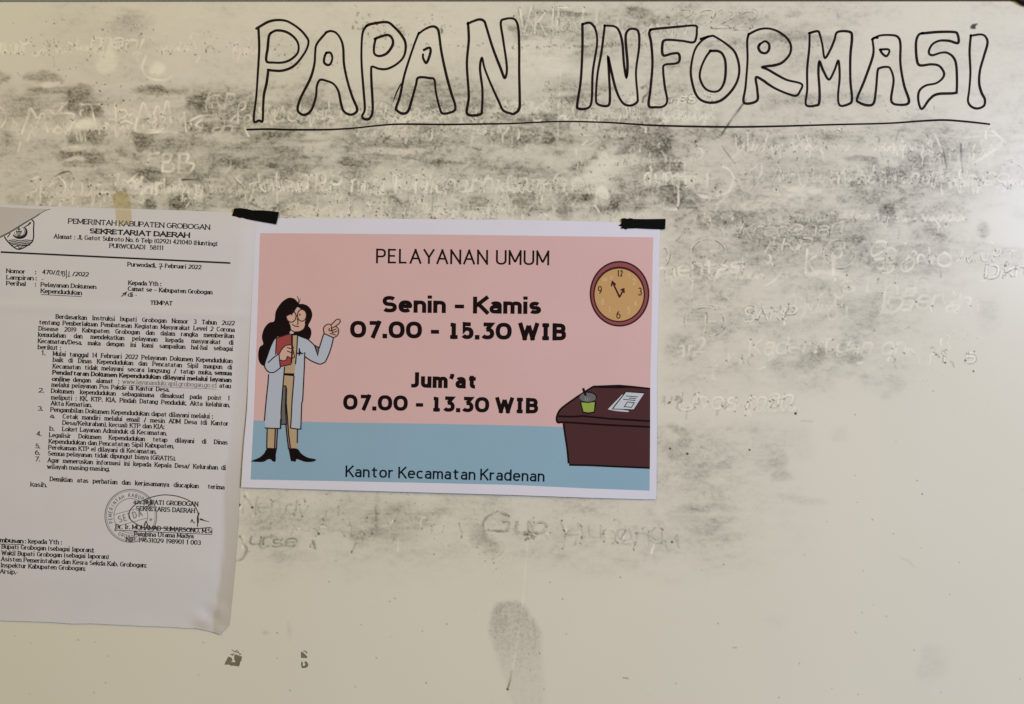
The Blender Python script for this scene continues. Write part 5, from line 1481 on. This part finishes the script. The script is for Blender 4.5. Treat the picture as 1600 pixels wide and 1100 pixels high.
for s, x0, y0, x1, y1, cap, wt, fo, sb, gp, m_ in [
    ('PELAYANAN UMUM', 589, 411.4, 856.5, 414.6, 23, 3.1, G, 27, 40, black),
    ('Senin \u2013 Kamis', 600, 488.4, 842.2, 491, 26.4, 6.5, G, 33, 32, black),
    ('07.00 \u2013 15.30 WIB', 550.2, 527.8, 881, 532.2, 27, 6.8, G1, 32, 32, black),
    ("Jum'at", 643.8, 605.8, 743.2, 607.5, 24.4, 6.4, G1, 33, 34, black),
    ('07.00 \u2013 13.30 WIB', 539, 640.5, 837.6, 646.4, 24.6, 6.2, G1, 32, 32, black),
    ('Kantor Kecamatan Kradenan', 541, 745.3, 849.3, 752.8, 18, 2.75, G, 26, 30, navy),
]:
    F = Flat(h_poster, 2)
    print('F', s, round(write(F, s, x0, y0, x1, y1, cap, wt, fo, 'sans', sb=sb, gap=gp), 3))
    F.build('text_line', m_, poster)


# ---- printed woman
def q1(*p): return [(385 + x / 10.0, 455 + y / 10.0) for x, y in p]
def q2(*p): return [(385 + x / 10.0, 545 + y / 10.0) for x, y in p]
def q3(*p): return [(385 + x / 10.0, 630 + y / 10.0) for x, y in p]


skin = print_mat('print_skin', (0.56, 0.365, 0.31))
coatm = print_mat('print_coat', (0.41, 0.455, 0.555))
tan = print_mat('print_tan', (0.43, 0.315, 0.20))
red = print_mat('print_red', (0.30, 0.060, 0.058))
dred = print_mat('print_dark_red', (0.045, 0.012, 0.014))
grey = print_mat('print_grey', (0.13, 0.13, 0.14))
woman = Flat(h_poster, 2)
woman.poly(smooth(q1((815, 185), (760, 125), (700, 102), (640, 110), (560, 165), (500, 240), (455, 330), (435, 465), (360, 490), (290, 560), (250, 660), (243, 740), (262, 825), (210, 870), (185, 960), (190, 1070), (225, 1140), (285, 1168), (330, 1100), (420, 900), (500, 760), (700, 720), (800, 720), (965, 757), (1010, 690), (1015, 630), (1000, 580), (968, 535), (1010, 450), (1030, 370), (1010, 290), (960, 230), (890, 200), (830, 198)), True, 4))
hair = None
wroot = woman.build('printed_woman', black, poster)


def wpart(name, mat, layer, polys=(), lines=(), w=1.3):
    F = Flat(h_poster, layer)
    for p in polys: F.poly(p)
    for l in lines:
        if isinstance(l, tuple) and isinstance(l[0], list): F.ribbon(l[0], l[1], caps=True)
        else: F.ribbon(l, w, caps=True)
    me_o = F.build(name, mat, poster)
    me_o.parent = wroot
    return me_o


wpart('face', skin, 3, [smooth(q1((795, 250), (850, 280), (930, 330), (942, 400), (912, 480), (915, 520), (890, 585), (820, 625), (740, 628), (700, 600), (690, 540), (660, 470), (622, 400), (640, 370), (700, 362), (748, 322)), True, 3)])
wpart('collar', coatm, 3, [q1((700, 606), (745, 634), (735, 662), (692, 668), (672, 650))])
# trousers and shirt
wpart('shirt', tan, 3, [q1((725, 690), (800, 690), (785, 1000), (770, 1130), (755, 1290), (590, 1290), (600, 1150), (700, 1000))])
wpart('trousers', tan, 3, [q2((590, 415), (748, 415), (715, 800), (700, 1240), (795, 1256), (795, 1552), (672, 1552), (640, 1240), (622, 900), (620, 590), (576, 590)), q3((325, 380), (455, 380), (440, 706), (325, 706))])
wpart('trouser_stripe', print_mat('print_mauve', (0.30, 0.20, 0.19)), 4, [q3((618, 0), (635, 0), (650, 380), (684, 708), (655, 708), (632, 380)), q3((455, 392), (488, 392), (468, 708), (440, 708))])
wpart('coat_lining', grey, 3, [q2((575, 595), (622, 595), (625, 900), (622, 1180), (540, 1180), (552, 850))])
coat_l = q1((500, 690), (440, 745), (380, 860), (330, 1000), (285, 1140)) + q2((300, 310), (340, 352), (350, 400), (340, 520), (310, 800), (285, 1090)) + q3((280, 270), (292, 388), (530, 395)) + q2((545, 1000), (565, 650), (585, 420), (592, 290)) + q1((600, 1160), (700, 1000), (500, 730))
coat_r = q1((800, 688), (880, 720), (970, 760), (1065, 845), (1140, 880), (1150, 860), (1190, 720), (1212, 660), (1280, 690), (1360, 725), (1340, 820), (1300, 955), (1240, 1090)) + q2((1212, 215), (1160, 238), (1100, 225), (1000, 180), (915, 125), (905, 300), (880, 800)) + q3((865, 0), (850, 402), (690, 386)) + q2((700, 1000), (715, 800), (745, 430), (765, 230)) + q1((790, 980))
wpart('coat', coatm, 4, [coat_l, coat_r])
wpart('book', red, 5, [q1((470, 732), (680, 665), (712, 690), (715, 1120), (690, 1142), (530, 1178), (500, 1100), (455, 985))])
wpart('book_spine', dred, 6, [q1((695, 672), (727, 690), (727, 1000), (712, 1128), (690, 1142), (700, 900))])
wpart('sleeve', coatm, 6, [q2((290, 240), (330, 215), (420, 140), (500, 85), (515, 160), (530, 295), (450, 358), (390, 372), (338, 352), (300, 310))])
wpart('hand', skin, 6, [smooth(q1((512, 990), (560, 900), (620, 850), (700, 845), (732, 880), (718, 905), (738, 950), (745, 1030), (690, 1040), (642, 1022), (620, 1070), (570, 1085), (520, 1070)), True, 3)])
wpart('hand', skin, 6, [smooth(q1((1215, 665), (1205, 590), (1230, 540), (1280, 515), (1325, 520), (1400, 450), (1440, 436), (1465, 460), (1450, 500), (1392, 545), (1432, 580), (1440, 630), (1420, 690), (1365, 722), (1280, 690)), True, 3)])
wpart('boot', black, 4, [smooth(q3((325, 712), (465, 712), (460, 800), (458, 900), (430, 915), (400, 900), (385, 880), (340, 876), (270, 915), (180, 918), (90, 912), (80, 900), (200, 850), (280, 780)), True, 3)])
wpart('boot', black, 4, [smooth(q3((670, 712), (795, 712), (860, 790), (960, 850), (1070, 872), (1086, 892), (1030, 915), (930, 918), (840, 890), (785, 874), (768, 915), (730, 906), (700, 906), (684, 850), (672, 780)), True, 3)])
wpart('belt', black, 5, [q2((590, 380), (750, 385), (745, 428), (588, 412)), q2((572, 572), (626, 572), (626, 592), (574, 592))])
wpart('glasses', dred, 7, [], [ell(385 + 70.0, 455 + 39.2, 7.6, 9.2, n=30), ell(385 + 86.8, 455 + 37.6, 7.0, 9.2, n=30), q1((775, 385), (800, 385))], 1.5)
wpart('facial_features', dred, 7, [], [(q1((833, 362), (838, 370)), 1.9), (q1((708, 362), (712, 370)), 1.7), smooth(q1((797, 430), (806, 480), (806, 508), (794, 516)), n=4), smooth(q1((722, 520), (760, 545), (818, 550)), n=4)], 1.35)
wpart('fringe', black, 8, [q1((618, 372), (640, 320), (690, 296), (748, 312), (745, 330), (720, 352), (680, 366), (640, 388))])
wpart('hair_wisp', dred, 3, [], [smooth(q1((797, 82), (815, 130), (815, 185)), n=4), smooth(q1((840, 118), (832, 150), (822, 185)), n=4)], 1.0)
ol = 1.6
wpart('ink_outline', black, 8, [], [
    smooth(q1((500, 692), (440, 745), (380, 860), (330, 1000), (285, 1140)) + q2((300, 310), (340, 355), (390, 372), (450, 358), (530, 295)), n=3),
    q2((348, 405), (340, 520), (310, 800), (285, 1090)) + q3((281, 270)), q3((292, 385), (400, 392), (530, 395), (535, 250)) + [],
    q3((535, 390), (537, 250)) + [], q2((545, 1150), (540, 1000), (565, 650), (585, 420), (595, 290)),
    q2((340, 215), (420, 140), (505, 80)), q2((512, 100), (515, 160), (530, 290)),
    q1((800, 688), (790, 900)) + q2((768, 235)), q2((745, 430), (715, 800), (700, 1100)) + q3((690, 386), (780, 402), (850, 404), (856, 250), (865, 0)) + q2((880, 800), (905, 300), (912, 60)),
    smooth(q1((800, 688), (880, 720), (970, 758), (1065, 845), (1140, 882)), n=3), q1((1140, 882), (1160, 820), (1190, 720), (1210, 665)),
    q1((1065, 850), (1100, 950), (1115, 1005), (1135, 885)),
    smooth(q1((1360, 730), (1340, 820), (1300, 955), (1240, 1090)) + q2((1212, 215), (1160, 238), (1100, 225), (1000, 180), (920, 125)), n=3),
    smooth(q1((1212, 662), (1280, 690), (1360, 728)), n=3),
    q3((325, 400), (318, 706), (470, 712), (488, 400)), q3((452, 400), (440, 706)), q3((798, 412), (795, 615)), q3((618, 340), (640, 560), (660, 712), (690, 712), (660, 480), (640, 200), (622, 0)) + q2((628, 620)),
    q2((622, 600), (612, 900), (625, 1180), (540, 1180)),
], ol)
wpart('coat_shadow', grey, 7, [q1((1065, 850), (1140, 882), (1116, 1005))])
wpart('ink_outline', dred, 8, [], [
    smooth(q1((510, 985), (560, 900), (620, 848), (700, 842), (732, 876), (716, 900), (640, 880)), n=4), smooth(q1((716, 900), (738, 945), (720, 965), (640, 935)), n=4), smooth(q1((735, 960), (748, 1030), (690, 1042), (642, 1020), (620, 1072), (570, 1087), (515, 1068)), n=4),
    smooth(q1((1218, 665), (1204, 590), (1230, 540), (1280, 513), (1325, 520), (1400, 450), (1440, 435), (1467, 460), (1450, 500), (1392, 548), (1335, 580), (1332, 620)), n=4),
    smooth(q1((1392, 548), (1432, 580), (1442, 630), (1420, 692), (1365, 724)), n=4), smooth(q1((1350, 610), (1400, 590)), n=2), smooth(q1((1345, 650), (1420, 620)), n=2), smooth(q1((1310, 660), (1360, 672), (1390, 684)), n=3), smooth(q1((1300, 580), (1290, 610), (1320, 620)), n=3), smooth(q1((1322, 520), (1328, 560), (1335, 600), (1345, 650)), n=3),
    q1((470, 732), (680, 664)), q1((470, 732), (455, 985)), smooth(q1((530, 1180), (690, 1144)), n=2), smooth(q1((700, 604), (745, 634), (820, 630)), n=3)], 1.45)
wpart('brooch', black, 8, [], [q1((828, 900), (826, 1000)), q1((795, 970), (880, 972)), q1((826, 930), (850, 965))], 2.0)

# ---- printed clock
maroon = print_mat('print_maroon', (0.255, 0.072, 0.085))
face = print_mat('print_ochre', (0.50, 0.305, 0.135))
pale = print_mat('print_pale', (0.58, 0.43, 0.27))
CX, CY = 968.0, 459.0
F = Flat(h_poster, 2); F.poly(ell(CX, CY, 46.8, 51.4, n=48)[:-1])
clock = F.build('printed_clock', dred, poster)


def cpart(name, mat, layer, fn):
    F = Flat(h_poster, layer); fn(F)
    o = F.build(name, mat, poster); o.parent = clock
    return o


cpart('clock_rim', maroon, 3, lambda F: F.poly(ell(CX, CY, 44.2, 48.8, n=48)[:-1]))
cpart('inner_line', dred, 4, lambda F: F.poly(ell(967.4, 460, 40.6, 43.6, n=48)[:-1]))
cpart('clock_face', face, 5, lambda F: F.poly(ell(967.4, 460.6, 38.3, 40.8, n=48)[:-1]))


def numeral(s, x0, x1, yb, cap, w):
    if len(s) == 1:
        gw = G[s][0]
        def fn(F):
            for st in G[s][1]:
                F.ribbon([(x0 + p[0] / gw * (x1 - x0), yb - p[1] * cap / 100) for p in st], w, closed=len(st) > 8 and st[0] == st[-1])
        return fn
    return lambda F: write(F, s, x0, yb, x1, yb, cap, w, G, 'sans', sb=30)


for s, x0, x1, yb, cap in [('12', 965.5, 972.2, 432, 10), ('3', 997.4, 1002.2, 461, 11), ('6', 963.8, 968.8, 497.2, 10.5), ('9', 934.8, 939.6, 458.6, 11)]:
    cpart('numeral', dred, 6, numeral(s, x0, x1, yb, cap, 1.6))
for s, x0, x1, yb, cap in [('1', 981.5, 984, 434.5, 7), ('2', 988.4, 992.6, 444.5, 8.5), ('4', 990.6, 994.6, 478.6, 8.5), ('5', 980, 984, 488.6, 8.5), ('7', 950.2, 953.6, 488.6, 8.5), ('8', 939.8, 943.2, 475.6, 8), ('10', 941.6, 947.6, 439.6, 5.5), ('11', 953.4, 956.6, 436.4, 5.5)]:
    cpart('numeral', pale, 6, numeral(s, x0, x1, yb, cap, 1.3))


def c9(*p): return [(900 + x / 10.0, 395 + y / 10.0) for x, y in p]


cpart('clock_hand', dred, 6, lambda F: [F.ribbon(c9((680, 690), (620, 560), (570, 455)), 2.6, caps=True), F.ribbon(c9((555, 515), (568, 450), (615, 492)), 2.3, caps=True)])
cpart('clock_hand', dred, 7, lambda F: [F.ribbon(c9((682, 690), (715, 630), (745, 565)), 2.4, caps=True), F.ribbon(c9((700, 580), (748, 560), (752, 622)), 2.0, caps=True)])

# ---- printed desk
wood = print_mat('print_brown', (0.068, 0.025, 0.029), 0.08)
lime = print_mat('print_lime', (0.27, 0.36, 0.075))


def c8(*p): return [(860 + x / 8.875, 590 + y / 8.875) for x, y in p]


EDGE = 1016.0
F = Flat(h_poster, 2)
F.poly(smooth(c8((1384, 690), (170, 636), (120, 632), (90, 618), (82, 560), (98, 500), (150, 425), (300, 312), (440, 216), (588, 116)), n=3) + smooth(c8((588, 116), (800, 106), (950, 102), (1120, 116), (1384, 146)), n=3)[1:], 14)
F.poly([(879.3, 661), (1015.9, 667), (1015.5, 731.6), (962, 729.4), (920, 728), (889.4, 726.6)], 14)
desk = F.build('printed_desk', wood, poster)


def dpart(name, mat, layer, polys=(), lines=(), w=2.2):
    F = Flat(h_poster, layer)
    for p in polys: F.poly(p)
    for l in lines: F.ribbon(resample(l, 8.0), w)
    o = F.build(name, mat, poster); o.parent = desk
    return o


dpart('ink_outline', black, 4, [c8((588, 112), (800, 104), (950, 98), (1120, 112), (1384, 142), (1384, 162), (1120, 142), (950, 148), (780, 146), (590, 138))], [
    smooth(c8((600, 122), (440, 222), (300, 316), (150, 430), (102, 505), (86, 565), (96, 616), (130, 628)), n=4),
    c8((110, 535), (300, 542), (460, 532), (640, 552), (800, 568), (1384, 604)), c8((96, 618), (300, 624), (600, 645), (900, 662), (1384, 684)),
    smooth(c8((182, 640), (205, 800), (235, 1000), (252, 1190)), n=3), [(889.4, 726.4), (920, 727), (962, 729), (1015.4, 731.2)]], 2.8)
dpart('pencil_cup', lime, 5, [c8((425, 340), (520, 345), (615, 336), (602, 470), (530, 482), (460, 472))])
dpart('cup_mouth', grey, 5, [ell(860 + 518 / 8.875, 590 + 270 / 8.875, 13.2, 7.4, n=24)[:-1]])
dpart('ink_outline', black, 6, [], [ell(860 + 518 / 8.875, 590 + 270 / 8.875, 13.4, 7.6, 190, 375, 16), c8((415, 335), (520, 345), (630, 328)), c8((418, 335), (455, 482), (530, 494), (608, 480), (630, 330))], 1.7)
dpart('pencil', black, 7, [], [c8((456, 145), (470, 200), (492, 250)), c8((456, 150), (470, 200))], 3.4)
dpart('pencil', material('print_pale_grey', (0.35, 0.35, 0.36), 0.6), 7, [], [c8((478, 258), (490, 320)), c8((512, 280), (518, 322)), c8((530, 285), (545, 300))], 0.7)
sheetw = print_mat('print_paper_white', (0.50, 0.53, 0.60))
dpart('printed_paper', sheetw, 5, [c8((1000, 230), (1000, 245), (860, 420), (1090, 462), (1080, 478), (900, 462), (795, 440))])
dpart('ink_outline', black, 6, [c8((1040, 198), (1305, 208), (1165, 450), (850, 440))])
dpart('printed_paper', sheetw, 7, [c8((1050, 203), (1298, 220), (1155, 440), (872, 430))])
dpart('ink_outline', black, 8, [], [c8((1045, 254), (1212, 268)), c8((1090, 284), (1185, 292)), c8((1010, 300), (1180, 318)), c8((1070, 338), (1165, 348), (1125, 412), (1025, 402), (1068, 338))], 1.15)


# ------------------------------------------------------------------ tapes
def strip(name, outline, hf, mat, layer, thick, label, cat, cell=5.0, group=None, holes=None):
    cx_ = sum(p[0] for p in outline) / len(outline); cy_ = sum(p[1] for p in outline) / len(outline)
    F = Flat(hf, layer)
    F.poly(outline, cell)
    root = bpy.data.objects.new('tmp', None)
    x, y, z = W(cx_, cy_, hf(cx_, cy_))
    o = F.build(name, mat)
    b = bmesh.new(); b.from_mesh(o.data)
    bmesh.ops.remove_doubles(b, verts=b.verts[:], dist=1e-7)
    ed = [e for e in b.edges if e.is_boundary]
    ex_ = bmesh.ops.extrude_edge_only(b, edges=ed)
    for v in [g for g in ex_['geom'] if isinstance(g, bmesh.types.BMVert)]:
        v.co.y += thick
    for v in b.verts:
        v.co -= Vector((x, y, z))
    for f_ in b.faces: f_.smooth = True
    for e in ed: e.smooth = False
    b.to_mesh(o.data); b.free()
    o.location = (x, y, z)
    bpy.data.objects.remove(root)
    return tag(o, label, cat, group)


tape_m = material('black_cloth_tape', (0.003, 0.003, 0.003), 0.7, 0.06, 0.3, 150, 0.15, 700)


def h_tape(px, py):
    return h_poster(px, py) + 0.00012 * math.sin(px * 0.35) * math.sin(py * .4 + 1) + 0.0002 if px > 500 else max(h_poster(px, py), 0.0008) + 0.0003


def t1(*p): return [(350 + x / 10.0, 310 + y / 10.0) for x, y in p]
def t2(*p): return [(940 + x / 10.0, 310 + y / 10.0) for x, y in p]


strip('black_tape', t1((160, 155), (250, 150), (340, 160), (450, 185), (600, 185), (720, 195), (858, 212), (836, 320), (815, 402), (600, 366), (350, 322), (282, 300), (250, 306), (190, 282), (125, 270), (145, 210)), h_tape, tape_m, 9, 0.0004,
      'slanting black tape strip where the pink poster overlaps the letter', 'tape')
strip('black_tape', t2((310, 314), (360, 308), (400, 318), (450, 307), (500, 320), (700, 323), (1000, 319), (998, 400), (991, 478), (960, 484), (700, 475), (560, 467), (430, 469), (400, 474), (380, 486), (350, 470), (305, 471), (300, 458), (322, 440), (290, 430), (268, 414), (300, 404), (312, 380), (306, 350)), h_tape, tape_m, 9, 0.0004,
      'level black tape strip with a torn left end above the printed clock', 'tape')

# yellowed clear tape that holds the letter
ym = bpy.data.materials.new('yellowed_tape')
ym.use_nodes = True
yt = ym.node_tree
yb = yt.nodes['Principled BSDF']
yn = yt.nodes.new('ShaderNodeTexNoise'); yn.inputs['Scale'].default_value = 140; yn.inputs['Detail'].default_value = 3
ytc = yt.nodes.new('ShaderNodeTexCoord'); yt.links.new(ytc.outputs['Object'], yn.inputs['Vector'])
ymx = yt.nodes.new('ShaderNodeMix'); ymx.data_type = 'RGBA'
ymx.inputs[6].default_value = (0.56, 0.49, 0.34, 1); ymx.inputs[7].default_value = (0.68, 0.62, 0.48, 1)
yt.links.new(yn.outputs['Fac'], ymx.inputs[0]); yt.links.new(ymx.outputs[2], yb.inputs['Base Color'])
yb.inputs['Roughness'].default_value = 0.4
ytr = yt.nodes.new('ShaderNodeBsdfTransparent'); ytr.inputs['Color'].default_value = (0.96, 0.90, 0.75, 1)
yms = yt.nodes.new('ShaderNodeMixShader'); yms.inputs[0].default_value = 0.19
yt.links.new(ytr.outputs[0], yms.inputs[1]); yt.links.new(yb.outputs[0], yms.inputs[2])
yt.links.new(yms.outputs[0], yt.nodes['Material Output'].inputs['Surface'])


def h_ytape(px, py):
    return lerp(0.00008, h_letter(px, py) + 0.0001, sm((py - 318) / 12.0))


def t3(*p): return [(140 + x / 10.0, 260 + y / 10.0) for x, y in p]


strip('clear_tape', t3((335, 440), (430, 405), (545, 358), (590, 420), (622, 490), (650, 585), (640, 640), (650, 690), (664, 830), (650, 850), (655, 940), (560, 900), (455, 952), (440, 850), (415, 830), (402, 670), (370, 560), (345, 480)), h_ytape, ym, 3, 0.00005,
      'yellowed clear tape strip stuck across the upper edge of the letter', 'tape')

# old adhesive left on the board
res = material('old_adhesive', (0.175, 0.152, 0.108), 0.8, 0.08, 0.25, 300, 0.0)


def t6(*p): return [(280 + x / 6.667, 890 + y / 6.667) for x, y in p]


def residue(name, polys, lines, label):
    F = Flat(h_flat, 1)
    for p in polys: F.poly(p)
    for l, w in lines: F.ribbon(l, w)
    o = F.build(name, res)
    return tag(o, label, 'adhesive mark')


residue('tape_residue', [t6((470, 990), (498, 930), (512, 905), (545, 918), (556, 945), (540, 962), (586, 966), (572, 930), (574, 882), (602, 888), (658, 908), (648, 930), (652, 944), (635, 962), (632, 990), (618, 1010), (560, 1000), (540, 1003), (520, 990))],
        [(t6((545, 835), (572, 852), (606, 846), (600, 838)), 1.1), (t6((572, 852), (602, 862), (622, 856)), 1.3), (t6((610, 862), (645, 884), (625, 884)), 1.3), (t6((535, 880), (556, 892), (565, 870)), 1.5), (t6((664, 848), (668, 850)), 1.3)],
        'larger dark adhesive patch under the lower right corner of the letter')
residue('tape_residue', [t6((1268, 850), (1296, 868), (1336, 906), (1330, 922), (1268, 920)), t6((1270, 962), (1282, 958), (1290, 980), (1284, 1000), (1302, 1006), (1316, 985), (1302, 968), (1322, 952), (1346, 985), (1340, 1010), (1318, 1024), (1278, 1026), (1270, 1000))],
        [(t6((1292, 850), (1312, 848), (1330, 862), (1322, 872)), 1.5)], 'smaller dark adhesive patch in two pieces, further right below the letter')
